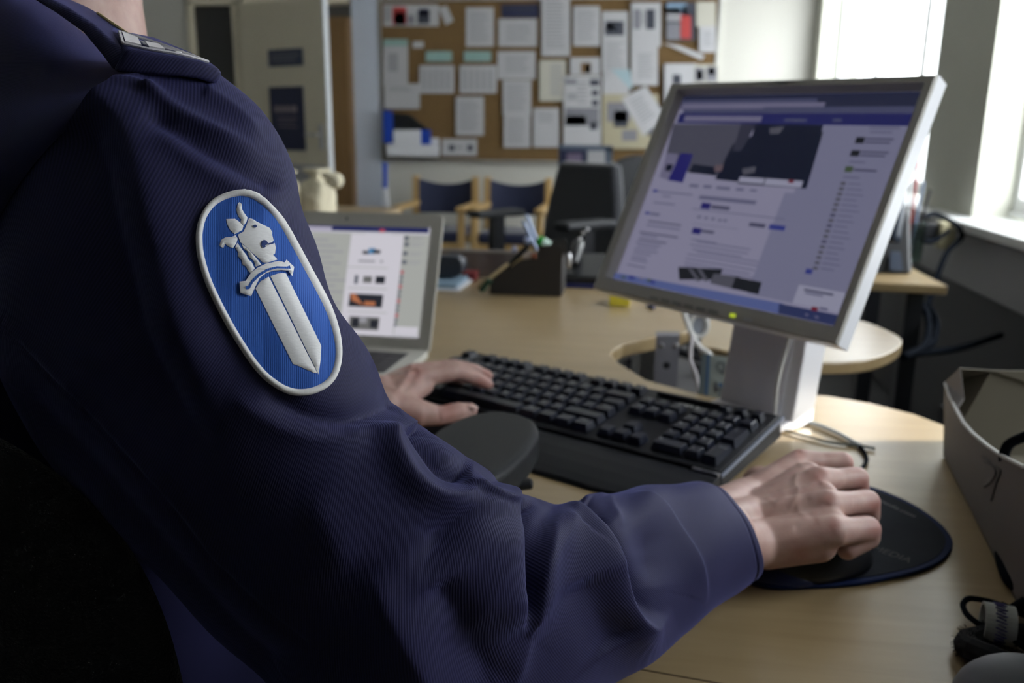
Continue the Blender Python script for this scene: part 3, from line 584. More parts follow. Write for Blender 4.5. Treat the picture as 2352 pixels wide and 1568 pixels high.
MB().lathe([(.001, 0), (.006, 0), (.006, .001), (.001, .001)], a*.5+c*.5+np.array([0, -.004, -.047]), 16, axis=(0, -1, 0)).build('hole', M_black, t)
CP = [atd(1612, 812, 1.17), atd(1694, 822, 1.15), atd(1697, 930, 1.15), atd(1604, 905, 1.17)]; ZB = ZD
n_ = nz(np.cross(CP[1]-CP[0], CP[3]-CP[0]));  n_ = n_ if n_@F_ < 0 else -n_
t = thing('packet', CP[3], 'pale green and blue printed card standing behind the keyboard, left of the monitor stand', 'card')
def cpt(u, v, o=.0012): return CP[0]*(1-u)*(1-v)+CP[1]*u*(1-v)+CP[2]*u*v+CP[3]*(1-u)*v+n_*o
b = MB(); b.slab([p for p in CP], -n_*.006, 0)
for u0, v0, u1, v1, mi in [(0, 0, .16, 1, 1), (.16, 0, .24, 1, 2), (.95, .05, 1, 1, 2), (.5, .62, .95, .70, 2), (.45, .75, .9, .79, 3), (.4, .6, .46, .85, 3), (.5, .85, .8, .88, 2)]: b.quad(cpt(u0, v1), cpt(u1, v1), cpt(u1, v0), cpt(u0, v0), mi)
V, Fs = text('Qa', .38); b.add([cpt(.62+x*.9, .26-y*.85, .0016) for x, y in V], Fs, 3)
b.build('card_sheet', [mat('card pale green', (.22, .26, .25), .6), mat('card grey green', (.10, .13, .14), .6), mat('card blue', (.03, .09, .20), .6), M_dark], t)
# ---------------------------------------------------------------- keyboard
KX, KY = np.array([.882, -.471]), np.array([.471, .882])       # left->right, front->back
KBR = np.array([.160, .933]); KW, KD = .455, .163
K0 = KBR-KX*KW-KY*KD                                            # front left corner of the key deck
def kp(x, y, z): q = K0+KX*x+KY*y; return np.array([q[0], q[1], z])
def kz(y): return .742+.016*y/KD                                # deck surface height
kb = thing('keyboard', kp(KW/2, KD/2, ZD), 'black full-size keyboard with a palm rest, between the two hands', 'keyboard')
M_kb = mat('keyboard black', (.008, .009, .013), .45, spec=.35); M_key = mat('key black', (.010, .013, .026), .35, spec=.5); M_leg = mat('key legend', (.62, .63, .66), .6)
b = MB(); b.hexa([kp(0, 0, ZD+.004), kp(KW, 0, ZD+.004), kp(KW, KD, ZD+.012), kp(0, KD, ZD+.012), kp(.002, .002, kz(0)), kp(KW-.002, .002, kz(0)), kp(KW-.002, KD-.002, kz(KD)), kp(.002, KD-.002, kz(KD))])
b.build('case', M_kb, kb, bevel=.002)
b = MB(); b.bx(0, 0, 0, 0, 0, 0); b = MB()
b.hexa([kp(KW-.0005, -.002, kz(0)-.004), kp(KW+.0015, -.002, kz(0)-.004), kp(KW+.0015, KD, kz(KD)-.004), kp(KW-.0005, KD, kz(KD)-.004), kp(KW-.0005, -.002, kz(0)-.001), kp(KW+.0015, -.002, kz(0)-.001), kp(KW+.0015, KD, kz(KD)-.001), kp(KW-.0005, KD, kz(KD)-.001)])
b.build('side_trim', mat('blue grey trim', (.22, .25, .33), .35), kb)
b = MB(); n = 14; prof = [(-.001, .0185), (-.012, .019), (-.028, .017), (-.045, .0135), (-.060, .009), (-.070, .005), (-.073, .0005)]
for s_, x0 in enumerate([0]):
    V = []
    for x in (0, KW):
        V += [kp(x, y, ZD+h) for y, h in prof]+[kp(x, -.001, ZD+.0005)]
    m_ = len(prof)+1
    b.add(V, [(i, (i+1) % m_, m_+(i+1) % m_, m_+i) for i in range(m_)]+[tuple(range(m_))[::-1], tuple(range(m_, 2*m_))])
b.build('palm_rest', mat('palm rest black', (.010, .011, .015), .5, spec=.3), kb, bevel=.0015)
MB().hexa([kp(KW-.03, -.004, ZD+.0186), kp(KW-.002, -.004, ZD+.0186), kp(KW-.002, .0, ZD+.0186), kp(KW-.03, .0, ZD+.0186), kp(KW-.03, -.004, ZD+.0215), kp(KW-.002, -.004, ZD+.0215), kp(KW-.002, .0, ZD+.0215), kp(KW-.03, .0, ZD+.0215)]).build('release_clip', M_silver, kb)
nk = [0]
def key(x, y, wd, s='', dp_=1, name='key'):
    U = .019; UY = .0225; x0, x1, y0, y1 = x+.0009, x+wd*U-.0009, y+.0009, y+dp_*UY-.0009; zb = kz(y)+.0005; zt = zb+.0085
    P = [kp(x0, y0, zb), kp(x1, y0, zb), kp(x1, y1, zb), kp(x0, y1, zb)]
    i = .0026; P += [kp(x0+i, y0+.0022, zt), kp(x1-i, y0+.0022, zt), kp(x1-i, y1-.0035, zt+.0008), kp(x0+i, y1-.0035, zt+.0008)]
    mb = MB(); mb.hexa(P)
    if s:
        V, Fs = text(s, .0066 if len(s) == 1 else .0044)
        cx = x0+i+.0035+.0012*len(s)*(len(s) > 1); cy = y0+(y1-y0)*.66
        mb.add([kp(cx+a, cy+c, zt+.0008) for a, c in V], Fs, 1)
    nk[0] += 1
    return mb.build(name, [M_key, M_leg], kb, bevel=.0007, seg=1)
U = .019; UY = .0225; KXo = .010; Y0 = .010
rows = [(0, [(1.25, 'Ctrl'), (1.25, ''), (1.25, 'Alt'), (6.25, ' '), (1.25, 'Alt'), (1.25, ''), (1.25, ''), (1.25, 'Ctrl')]),
        (1, [(1.25, ''), (1, '<')]+[(1, c) for c in 'ZXCVBNM,.-']+[(2.75, '')]),
        (2, [(1.75, '')]+[(1, c) for c in 'ASDFGHJKL']+[(1, 'Ö'), (1, 'Ä'), (1, "'"), (1.25, 'Enter')]),
        (3, [(1.5, 'Tab')]+[(1, c) for c in 'QWERTYUIOP']+[(1, 'Å'), (1, '¨'), (1.5, '')]),
        (4, [(1, '§')]+[(1, c) for c in '1234567890']+[(1, '+'), (1, '´'), (2, '')])]
def ky(r): return Y0+r*UY
for r, ks in rows:
    x = KXo
    for wd, s in ks: key(x, ky(r), wd, s.strip(), name='space_bar' if s == ' ' else 'key'); x += wd*U
yF = ky(5)+.007
x = KXo; key(x, yF, 1, 'Esc'); x += 2*U
for g3 in range(3):
    for k in range(4): key(x, yF, 1, 'F%d' % (g3*4+k+1)); x += U
    x += U*.5
nx = KXo+15*U+.0085
for k in range(3):
    key(nx+k*U, ky(4), 1, ['Ins', 'Hm', 'Up'][k]); key(nx+k*U, ky(3), 1, ['Del', 'End', 'Dn'][k]); key(nx+k*U, ky(0), 1, '')
key(nx+U, ky(1), 1, '')
px_ = nx+3*U+.0085
for r, ks in [(4, '#/*-'), (3, '789'), (2, '456'), (1, '123')]:
    for k, c in enumerate(ks): key(px_+k*U, ky(r), 1, c)
key(px_, ky(0), 2, '0'); key(px_+2*U, ky(0), 1, ','); key(px_+3*U, ky(2), 1, '+', 2); key(px_+3*U, ky(0), 1, 'Enter', 2, name='enter_key')
for k in range(3): MB().hexa([kp(px_+(k+1)*U+.002, yF, kz(yF)), kp(px_+(k+2)*U-.002, yF, kz(yF)), kp(px_+(k+2)*U-.002, yF+.014, kz(yF)), kp(px_+(k+1)*U+.002, yF+.014, kz(yF)), kp(px_+(k+1)*U+.005, yF+.002, kz(yF)+.009), kp(px_+(k+2)*U-.005, yF+.002, kz(yF)+.009), kp(px_+(k+2)*U-.005, yF+.012, kz(yF)+.010), kp(px_+(k+1)*U+.005, yF+.012, kz(yF)+.010)]).build('media_button', M_key, kb, bevel=.001)
V, Fs = text('DELL', .0125); MB().add([kp(nx+U*2.75+x, yF+.003+y, kz(yF)+.0014) for x, y in V], Fs).build('brand_mark', mat('silver print', (.8, .8, .78), .4), kb)
MB().hexa([kp(nx+.005, yF+.012, kz(yF)+.0002), kp(nx+.10, yF+.012, kz(yF)+.0002), kp(nx+.10, yF+.02, kz(yF)+.0002), kp(nx+.005, yF+.02, kz(yF)+.0002), kp(nx+.005, yF+.013, kz(yF)+.007), kp(nx+.10, yF+.013, kz(yF)+.007), kp(nx+.10, yF+.02, kz(yF)+.007), kp(nx+.005, yF+.02, kz(yF)+.007)]).build('hub_ridge', M_kb, kb, bevel=.002)
# ---------------------------------------------------------------- laptop
LR = np.array([[.999, .037, .010], [-.038, .906, .421], [.006, -.421, .907]]); LT = np.array([-.484, 1.289, .828])
def lloc(x, y, z): return LT+LR@np.array([x, y, z])
def lscr(px, py):
    d = ray(px, py); n = LR[:, 1]; t = ((LT-CAM)@n)/(d@n); q = LR.T@(CAM+d*t-LT); return q[0], q[2]
lap = thing('laptop', (LT[0], LT[1]-.05, ZD), 'open silver laptop showing a web page, partly hidden by the uniform sleeve', 'laptop')
M_lap = mat('laptop silver', (.50, .49, .44), .45); M_lapk = mat('laptop keys', (.012, .013, .016), .5)
def rrect(x0, x1, z0, z1, r, n=5): return [(cx+r*cos(a), cz+r*sin(a)) for cx, cz, a0 in ((x1-r, z1-r, 0), (x0+r, z1-r, pi/2), (x0+r, z0+r, pi), (x1-r, z0+r, 3*pi/2)) for a in np.linspace(a0, a0+pi/2, n)]
MB().slab([lloc(x, 0, z) for x, z in rrect(-.1625, .1625, -.1135, .1135, .010)], lloc(0, .006, 0)-lloc(0, 0, 0)).build('lid', M_lap, lap, bevel=.001)
EL = dict(bg=(.38, .39, .37), page=(.55, .54, .60), nav=(.015, .02, .10), strip=(.40, .38, .48), txt=(.30, .30, .33), txtd=(.12, .13, .16), dark=(.02, .022, .03), orange=(.42, .15, .07), blue=(.08, .22, .40), mid=(.14, .14, .14), white=(.60, .58, .64), red=(.4, .05, .08))
EL = {k: emis('laptop display '+k, tuple(.66*q for q in v)) for k, v in EL.items()}
EM_, EK_ = EM, EK; EM, EK = EL, list(EL)
it = [('nav', (690, 514), (985, 536)), ('strip', (690, 519), (762, 530)), ('red', (873, 526), (884, 534)), ('bg', (900, 538), (988, 772)), ('bg', (690, 532), (810, 775)), ('white', (808, 537), (902, 772)),
      ('dark', (834, 576), (850, 584)), ('blue', (848, 570), (862, 584)), ('dark', (858, 574), (874, 583)), ('txt', (824, 597), (862, 602)), ('txt', (874, 598), (880, 604)),
      ('txtd', (816, 632), (822, 652)), ('mid', (836, 634), (854, 650)), ('dark', (864, 634), (884, 652)), ('dark', (804, 674), (878, 704)), ('orange', (806, 674), (816, 674), (836, 702), (808, 690)), ('orange', (838, 692), (862, 702)),
      ('mid', (804, 726), (870, 756)), ('txt', (826, 728), (842, 742)), ('dark', (810, 730), (824, 752)), ('dark', (852, 734), (868, 754)), ('bg', (800, 612), (892, 614)), ('bg', (800, 660), (890, 662)), ('bg', (800, 714), (890, 716))]
for k in range(13): it.append(('txt', (700, 548+k*13), (756+(k*17) % 40, 552+k*13)))
for x, y in ((935, 548), (935, 562), (932, 583), (930, 603)): it += [('txtd', (x-5, y-5), (x+5, y+5)), ('txt', (x+10, y-3), (x+40, y-1)), ('txt', (x+10, y+2), (x+32, y+4))]
for k in range(12): it.append(('txtd' if k % 3 else 'red', (925-k*1.4-3, 622+k*11), (925-k*1.4+3, 630+k*11)))
it.append(('white', (908, 750), (960, 768)))
display(lscr, lambda u, y, v: lloc(u, y, v), (-.143, .143, -.0895, .0895), it, 'screen', lap, -.0008)
EM, EK = EM_, EK_
MB().lathe([(.0001, 0), (.0022, 0), (.0022, .0006), (.0001, .0006)], lloc(0, 0, .102), 12, axis=tuple(-LR[:, 1])).build('webcam', M_black, lap)
hb = lloc(0, 0, -.1135); hx = nz([LR[0, 0], LR[1, 0], 0]); hy = np.array([-hx[1], hx[0], 0])
def lb(x, y, z): return np.array([hb[0], hb[1], 0])+hx*x+hy*y+np.array([0, 0, z])
MB().slab([lb(x, y, ZD+.001) for x, y in rrect(-.1625, .1625, -.225, .002, .01)], (0, 0, .011)).build('base', M_lap, lap, bevel=.001)
b = MB()
for r in range(6):
    for k in range(13): b.hexa([lb(-.135+k*.0207+dx, -.03-r*.0178-dy, ZD+.012+dz) for dz in (0, .0012) for dx, dy in ((0, .0155), (.018, .0155), (.018, 0), (0, 0))])
o = b.build('keys', M_lapk, lap); o['kind'] = 'stuff'
b = MB(); b.slab([lb(x, y, ZD+.0119) for x, y in ((-.138, -.137), (.138, -.137), (.138, -.027), (-.138, -.027))], (0, 0, .0003)); b.build('key_well', M_lapk, lap)
MB().slab([lb(x, y, ZD+.0119) for x, y in rrect(-.05, .05, -.215, -.145, .004)], (0, 0, .0003)).build('trackpad', mat('trackpad', (.40, .40, .37), .35), lap)
# ---------------------------------------------------------------- organizer and small things at the back of the desk
OP = [(1125, 673), (1125, 628), (1166, 623), (1178, 609), (1196, 597), (1232, 592), (1236, 565), (1292, 561), (1289, 684)]
YO = 1.775
P = [aty(x, y, YO) for x, y in OP]; zmin = min(p[2] for p in P)
P = [np.array([p[0], p[1], ZD+.001 if p[2] < ZD+.02 else p[2]]) for p in P]
org = thing('desk_organizer', (P[0][0]+.06, YO+.05, ZD), 'dark brown stepped desk organizer holding pens at the back of the desk', 'organizer')
M_org = mat('dark brown plastic', (.016, .013, .012), .55)
MB().slab(P, (0, .004, 0)).build('side_panel', M_org, org); MB().slab([p+np.array([0, .086, 0]) for p in P], (0, .004, 0)).build('side_panel', M_org, org)
b = MB(); zs = [(1, 2), (4, 5), (6, 7)]
for i, j in zs:
    a, c = P[i].copy(), P[j].copy(); h = min(a[2], c[2])-.006
    b.hexa([(a[0], YO+.004, ZD+.001), (c[0], YO+.004, ZD+.001), (c[0], YO+.086, ZD+.001), (a[0], YO+.086, ZD+.001), (a[0], YO+.004, h-.02), (c[0], YO+.004, h-.02), (c[0], YO+.086, h-.02), (a[0], YO+.086, h-.02)])
b.build('compartments', M_org, org)
def stick(name, a, c, r, m, label, cat, Y=YO+.04, Yc=None, tip=None):
    A, B = aty(*a, Y), aty(*c, Y if Yc is None else Yc); o = MB(); mats = [m]
    if tip: Mi = A*.3+B*.7; o.tube([A, Mi], r, 10, 0); o.tube([Mi, B], r*1.15, 10, 1); mats.append(tip)
    else: o.tube([A, A*.1+B*.9, B], [r, r, r*.6], 10)
    return recenter(tag(o.build(name, mats), label, cat, None))
M_pen = mat('blue grey pen', (.20, .25, .36), .3, .4)
stick('pen', (1238, 566), (1208, 492), .0042, M_pen, 'taller blue grey pen leaning left out of the organizer', 'pen')
stick('pen', (1232, 574), (1200, 505), .0042, M_pen, 'shorter blue grey pen beside the taller one in the organizer', 'pen', Y=YO+.055)
t = thing('marker_pen', aty(1245, 556, YO+.03), 'marker with a green band and a white end lying on top of the organizer', 'marker')
MB().tube([aty(1236, 552, YO+.03), aty(1247, 556, YO+.03)], .011, 14).build('green_cap', mat('bright green plastic', (.01, .28, .03), .35), t)
MB().tube([aty(1247, 556, YO+.03), aty(1262, 564, YO+.03)], [.011, .009], 14).build('barrel', mat('mint white plastic', (.62, .80, .72), .3), t)
recenter(tag(MB().sphere(aty(1212, 551, YO+.04), (.009, .009, .008), 10).build('pen_cap', mat('pale blue cap', (.42, .50, .75), .3), smooth=True), 'round pale blue pen cap left of the green banded marker', 'pen_cap'))  # rounded cap of a pen
recenter(tag(MB().sphere(aty(1181, 572, YO+.04), (.006, .006, .008), 10).build('pen_cap', mat('pale violet cap', (.36, .38, .55), .3), smooth=True), 'small pale violet pen cap on the lower step of the organizer', 'pen_cap'))  # smaller cap of another pen
stick('scissors', (1166, 612), (1216, 562), .0065, M_black, 'black handled scissors lying up the steps of the organizer', 'scissors', Y=YO+.03)
stick('pencil', (1176, 613), (1204, 590), .004, mat('pencil tan', (.45, .33, .16), .5), 'tan pencil sticking out of the lower step of the organizer', 'pencil', Y=YO+.02)
stick('eraser', (1202, 590), (1230, 588), .006, mat('pinkish rubber', (.45, .36, .30), .7), 'pale eraser with a reddish end on the middle step', 'eraser', Y=YO+.02, tip=mat('orange red rubber', (.40, .10, .03), .7))
stick('wooden_stick', (1095, 662), (1168, 605), .004, mat('tan stick', (.42, .33, .19), .6), 'thin tan stick leaning against the left end of the organizer', 'stick', Y=YO-.02, Yc=YO-.005)
stick('pen', (1104, 668), (1126, 642), .006, mat('dark green pen', (.01, .05, .03), .4), 'dark green pen lying against the lower left of the organizer', 'pen', Y=YO-.03, tip=mat('dark green pen', (.01, .05, .03), .4))
for k, (x, y) in enumerate([(1333, 546), (1340, 533), (1350, 526)]):
    pass
t = thing('key_chain', aty(1335, 560, YO+.14), 'short chain of shiny metal beads above the black telephone', 'key chain')
for x, y in [(1331, 548), (1339, 535), (1349, 527)]: MB().sphere(aty(x, y, YO+.14), .0042, 10).build('bead', M_silver, t, smooth=True)
MB().tube([aty(1326, 566, YO+.14), aty(1331, 548, YO+.14), aty(1349, 527, YO+.14)], .0012, 6).build('cord', M_black, t)
recenter(tag(MB().sphere(aty(1307, 598, YO+.1), (.006, .006, .018), 12).build('badge_clip', M_silver, smooth=True), 'shiny oval metal clip just right of the organizer', 'clip'))
t = thing('telephone', aty(1350, 600, 1.93), 'low black desk telephone right of the organizer', 'telephone')
a, c = aty(1296, 632, 1.93), aty(1420, 632, 1.93); x0, x1 = a[0], c[0]
MB().hexa([(x0, 1.9, ZD+.001), (x1, 1.9, ZD+.001), (x1, 2.05, ZD+.001), (x0, 2.05, ZD+.001), (x0, 1.9, ZD+.025), (x1, 1.9, ZD+.025), (x1, 2.05, ZD+.06), (x0, 2.05, ZD+.06)]).build('body', M_black, t, bevel=.006)
MB().tube(smooth_path([(x0+.02, 1.91, ZD+.05), (x0+.025, 1.94, ZD+.075), (x0+.025, 2.0, ZD+.085), (x0+.02, 2.04, ZD+.07)], 4), .014, 12).build('handset', M_black, t, smooth=True)
MB().bx(x0, x1, 1.885, 1.90, ZD+.001, ZD+.008).build('blue_mat', mat('dark blue mat', (.012, .018, .10), .5), t)
a, c = aty(1003, 650, 1.86), aty(1062, 590, 1.86)
t = thing('small_black_case', (a[0]+.03, 1.88, ZD), 'small black rounded case standing right of the laptop', 'case')
MB().slab([(x, 1.86, z) for x, z in rrect(a[0]-.03, c[0], ZD+.02, c[2], .02)], (0, .05, 0)).build('body', mat('blue black plastic', (.016, .022, .035), .5), t, bevel=.004)
MB().box((a[0]+.02, 1.858, ZD+.075), (.02, .002, .003)).build('badge', M_brown, t)
a, c = aty(985, 662, 1.83), aty(1066, 672, 1.83)
b = MB(); b.bx(a[0], c[0], 1.78, 1.93, ZD+.001, ZD+.006); b.bx(a[0]+.01, c[0]-.01, 1.79, 1.92, ZD+.006, ZD+.015, 1); recenter(tag(b.build('paper_stack', [M_white, mat('pale blue card', (.22, .32, .42), .5)], bevel=.001), 'small stack of pale blue and white papers under the black case', 'papers'))
M_acr = bpy.data.materials.new('clear acrylic'); M_acr.use_nodes = True; _n = M_acr.node_tree; _n.nodes.clear()
_o = _n.nodes.new('ShaderNodeOutputMaterial'); _t = _n.nodes.new('ShaderNodeBsdfTransparent'); _g = _n.nodes.new('ShaderNodeBsdfPrincipled'); _x = _n.nodes.new('ShaderNodeMixShader')
_g.inputs['Base Color'].default_value = (.15, .12, .125, 1); _g.inputs['Roughness'].default_value = .3; _x.inputs[0].default_value = .7
_n.links.new(_t.outputs[0], _x.inputs[1]); _n.links.new(_g.outputs[0], _x.inputs[2]); _n.links.new(_x.outputs[0], _o.inputs[0])
a, c = aty(1018, 640, 1.98), aty(1210, 582, 1.98)
t = thing('acrylic_screen', ((a[0]+c[0])/2, 1.98, ZD), 'low smoky reddish acrylic screen along the back edge of the desk', 'screen')
MB().bx(a[0]-.1, c[0]+.06, 1.98, 1.984, ZD+.001, c[2]).build('panel', M_acr, t); MB().bx(a[0]-.1, c[0]+.06, 1.977, 1.987, c[2], c[2]+.005).build('top_rail', mat('mauve rail', (.30, .27, .26), .4), t)
a, c = aty(1064, 644, 1.93), aty(1094, 634, 1.93)
recenter(tag(MB().bx(a[0], c[0], 1.92, 1.96, ZD+.001, ZD+.022).build('red_box', mat('dull red card', (.22, .025, .03), .5), bevel=.002), 'small dull red box in front of the smoky screen', 'box'))
a, c = atz(1399, 703, ZD), atz(1446, 703, ZD)
recenter(tag(MB().bx(a[0], c[0], a[1], a[1]+.06, ZD+.001, ZD+.022).build('sticky_notes', mat('yellow note paper', (.62, .52, .04), .6), bevel=.0006), 'yellow sticky note pad at the lower left corner of the monitor', 'sticky notes'))
recenter(tag(MB().tube([atz(1488, 702, ZD+.004), atz(1502, 706, ZD+.004)], .004, 10).build('blue_pen_cap', mat('navy cap', (.02, .03, .14), .4)), 'small dark blue loose pen cap on the desk under the monitor edge', 'loose pen cap'))  # dark blue cap of a pen
# ---------------------------------------------------------------- telephone corner by the window wall
a = aty(2050, 640, 2.35)
t = thing('telephone', (a[0], 2.35, ZD), 'dark upright telephone on the corner table, right of the monitor', 'telephone')
x0, x1 = aty(2015, 600, 2.3)[0], aty(2088, 600, 2.3)[0]
MB().hexa([(x0-.1, 2.26, ZD+.001), (x1, 2.26, ZD+.001), (x1, 2.45, ZD+.001), (x0-.1, 2.45, ZD+.001), (x0-.1, 2.34, ZD+.15), (x1, 2.34, ZD+.15), (x1, 2.45, ZD+.20), (x0-.1, 2.45, ZD+.20)]).build('body', M_black, t, bevel=.008)
MB().tube(smooth_path([(x0+.02, 2.26, ZD+.08), (x0+.03, 2.29, ZD+.19), (x0+.04, 2.36, ZD+.25), (x0+.04, 2.44, ZD+.23)], 5), .018, 12).build('handset', mat('blue black handset', (.02, .03, .05), .3), t, smooth=True)
c = aty(2062, 612, 2.24); MB().slab([(c[0]-.014, 2.25, ZD+.012), (c[0]+.016, 2.25, ZD+.012), (c[0]+.012, 2.272, ZD+.055), (c[0]-.012, 2.272, ZD+.055)], (0, .006, 0)).build('display', mat('grey blue highlight', (.05, .065, .10), .3), t)  # bluish highlight on the telephone put in as a coloured patch
M_cup = bpy.data.materials.new('clear plastic'); M_cup.use_nodes = True; _n = M_cup.node_tree; _n.nodes.clear()
_o = _n.nodes.new('ShaderNodeOutputMaterial'); _t = _n.nodes.new('ShaderNodeBsdfTransparent'); _g = _n.nodes.new('ShaderNodeBsdfGlossy'); _x = _n.nodes.new('ShaderNodeMixShader')
_t.inputs[0].default_value = (.7, .78, .76, 1); _g.inputs['Roughness'].default_value = .1; _x.inputs[0].default_value = .12
_n.links.new(_t.outputs[0], _x.inputs[1]); _n.links.new(_g.outputs[0], _x.inputs[2]); _n.links.new(_x.outputs[0], _o.inputs[0])
t = thing('pen_cup', aty(2085, 560, 2.5), 'clear cup of pens with a red tip beside the dark telephone', 'pen cup')
c = aty(2088, 560, 2.5); c[2] = ZD+.001
MB().lathe([(.001, 0), (.035, 0), (.04, .11), (.037, .11), (.032, .005), (.001, .005)], c, 20).build('cup', M_cup, t)
for k, (dx, h, m) in enumerate([(-.012, .25, M_silver), (.008, .22, M_pen), (.02, .20, M_black), (0, .28, M_red), (-.02, .19, M_white)]): MB().tube([c+np.array([dx*.3, 0, .01]), c+np.array([dx*2, .01*k-.02, h])], .004, 8).build('pen', m, t)
t = thing('power_adapter', aty(2165, 540, 2.9), 'beige power adapter hanging under the window sill', 'adapter')
c = aty(2170, 535, 2.9); MB().bx(c[0]-.02, c[0]+.03, 2.88, 2.94, c[2]-.05, c[2]+.035).build('body', mat('beige plastic', (.42, .38, .24), .5), t, bevel=.006)
MB().bx(c[0]-.07, c[0]-.02, 2.90, 2.93, c[2]-.02, c[2]+.03).build('plug', M_black, t, bevel=.004)
P = [aty(2120, 500, 2.7), aty(2150, 492, 2.75), aty(2200, 520, 2.8), aty(2208, 545, 2.8), aty(2175, 580, 2.7), aty(2150, 640, 2.6), aty(2130, 700, 2.5)]
cable([tuple(p) for p in P], .008, M_rubber, 'thick dark cable looping in front of the beige adapter')
P = [aty(2090, 520, 2.65), aty(2110, 545, 2.7), aty(2140, 555, 2.75), aty(2180, 530, 2.8)]
cable([tuple(p) for p in P], .007, M_rubber, 'dark cable running from the pen cup to the adapter')
for q, lab in (([(2105, 690, 2.25), (2130, 725, 2.2), (2125, 790, 2.1), (2075, 820, 2.0)], 'dark cable drooping from the corner table, inner loop'), ([(2125, 695, 2.3), (2150, 740, 2.3), (2140, 790, 2.2), (2090, 812, 2.1), (2200, 800, 2.3), (2300, 770, 2.5)], 'dark cable drooping from the corner table, outer loop')):
    cable([tuple(aty(x, y, Y)) for x, y, Y in q], .009, M_rubber, lab)
# dark equipment under the table
t = thing('floor_unit', (.80, 1.75, 0), 'dark computer case standing on the floor between table and window wall', 'computer')
MB().bx(.70, .92, 1.6, 2.05, .0, .45).build('body', M_blackm, t, bevel=.01)
for k in range(3): MB().bx(.74, .88, 1.592, 1.60, .34-k*.05, .375-k*.05).build('drive_bay', M_black, t)
# ---------------------------------------------------------------- cardboard box at the right
B0 = np.array(atz(2168, 1052, ZD)); B1 = np.array(atz(2300, 1318, ZD)); bd = nz(B1-B0); B1 = B0+bd*.62
def onwall(x, y, P0, d0):
    d = ray(x, y); n = np.array([d0[1], -d0[0], 0]); t = ((P0-CAM)@n)/(d@n); return CAM+d*t
M_card = mat('grey white cardboard', (.17, .155, .145), .8, noise=(3, (.15, .138, .128))); M_cardi = mat('cardboard inside', (.15, .135, .10), .85); M_cut = mat('white cut edge', (.60, .60, .58), .6)
t = thing('cardboard_box', (B0[0]+.15, B0[1]-.2, ZD), 'pale cardboard box with a cut-away sloping side at the right edge of the desk', 'box')
topl = [onwall(x, y, B0, bd) for x, y in [(2171, 880), (2180, 908), (2196, 940), (2212, 970), (2234, 995), (2266, 1022), (2300, 1046), (2352, 1072)]]
e_ = B0+bd*.62; tz = topl[-1][2]
poly = [B0+np.array([0, 0, .001]), e_+np.array([0, 0, .001]), np.array([e_[0], e_[1], tz-.01])]+topl[::-1]
on = np.array([bd[1], -bd[0], 0]); on = on if on[0] > 0 else -on
MB().slab(poly, on*.003).build('side_wall', M_card, t)
MB().tube(topl, .0016, 6).build('cut_edge', M_cut, t)
rd = np.array([.998, .06, 0]); bk = [B0+np.array([0, 0, .001]), B0+rd*.36+np.array([0, 0, .001])]
tk = [onwall(2352, 852, B0, rd), onwall(2280, 851, B0, rd), onwall(2205, 846, B0, rd)]
tk = [B0+rd*.36+np.array([0, 0, tk[0][2]-B0[2]])]+tk
MB().slab(bk+tk+[topl[0]], np.array([0, .003, 0])).build('back_wall', M_cardi, t)
MB().slab([B0+rd*.36+np.array([0, 0, .001]), e_+rd*.3+np.array([0, 0, .001]), e_+rd*.3+np.array([0, 0, .09]), B0+rd*.36+np.array([0, 0, tk[0][2]-B0[2]])], on*.003).build('side_wall', M_cardi, t)
MB().slab([B0+np.array([0, 0, .002]), B0+rd*.36+np.array([0, 0, .002]), e_+rd*.3+np.array([0, 0, .002]), e_+np.array([0, 0, .002])], (0, 0, .002)).build('bottom', M_cardi, t)
fl = [topl[0], tk[-1], tk[-1]+np.array([.004, -.01, -.03]), topl[2]]
MB().slab(fl, (0.001, 0, -.001)).build('corner_flap', M_card, t)
b = MB()
for P in ([(2258, 1048), (2272, 1058), (2288, 1080), (2286, 1095), (2275, 1110), (2262, 1118)], [(2262, 1060), (2280, 1068), (2300, 1080), (2290, 1110), (2278, 1150)]): b.tube(smooth_path([onwall(x, y, B0, bd)-on*.0006 for x, y in P], 4), .0007, 5)
b.build('pencil_marks', mat('faint grey mark', (.10, .095, .095), .8), t)
cable([atd(2400, 985, .66), atd(2352, 1003, .68), atd(2320, 1018, .70), atd(2308, 1038, .71), atd(2306, 1060, .71)], .0042, M_rubber, 'dark cable arching out of the cardboard box')
cable([atz(2400, 1110, ZD+.02), atz(2352, 1160, ZD+.014), atz(2315, 1210, ZD+.008), atz(2297, 1255, ZD+.006), atz(2304, 1305, ZD+.006), atz(2330, 1345, ZD+.006), atz(2400, 1385, ZD+.006)], .0042, M_rubber, 'dark cable curving down outside the cardboard box')
def dk(pts, z=.006): return [tuple(atz(x, y, ZD+z)) for x, y in pts]
cable(dk([(2330, 1400), (2281, 1383), (2243, 1375), (2223, 1375), (2212, 1388), (2220, 1409), (2243, 1429), (2269, 1442), (2314, 1461), (2370, 1498)], .012), .0021, M_rubber, 'thin black headset cord making a loop around the white tape')
cable(dk([(2330, 1400), (2300, 1425), (2269, 1442), (2246, 1454), (2233, 1464), (2234, 1478), (2242, 1500), (2255, 1532), (2285, 1590)], .005), .0030, M_rubber, 'kinked black cord running off the bottom right of the picture')
cable(dk([(2300, 1388), (2330, 1402), (2380, 1422)], .006), .0026, M_rubber, 'black cord crossing behind the white tape, lower one')
cable(dk([(2316, 1408), (2335, 1394), (2380, 1368)], .010), .0040, M_rubber, 'thick black cord end rising to the right of the white tape')
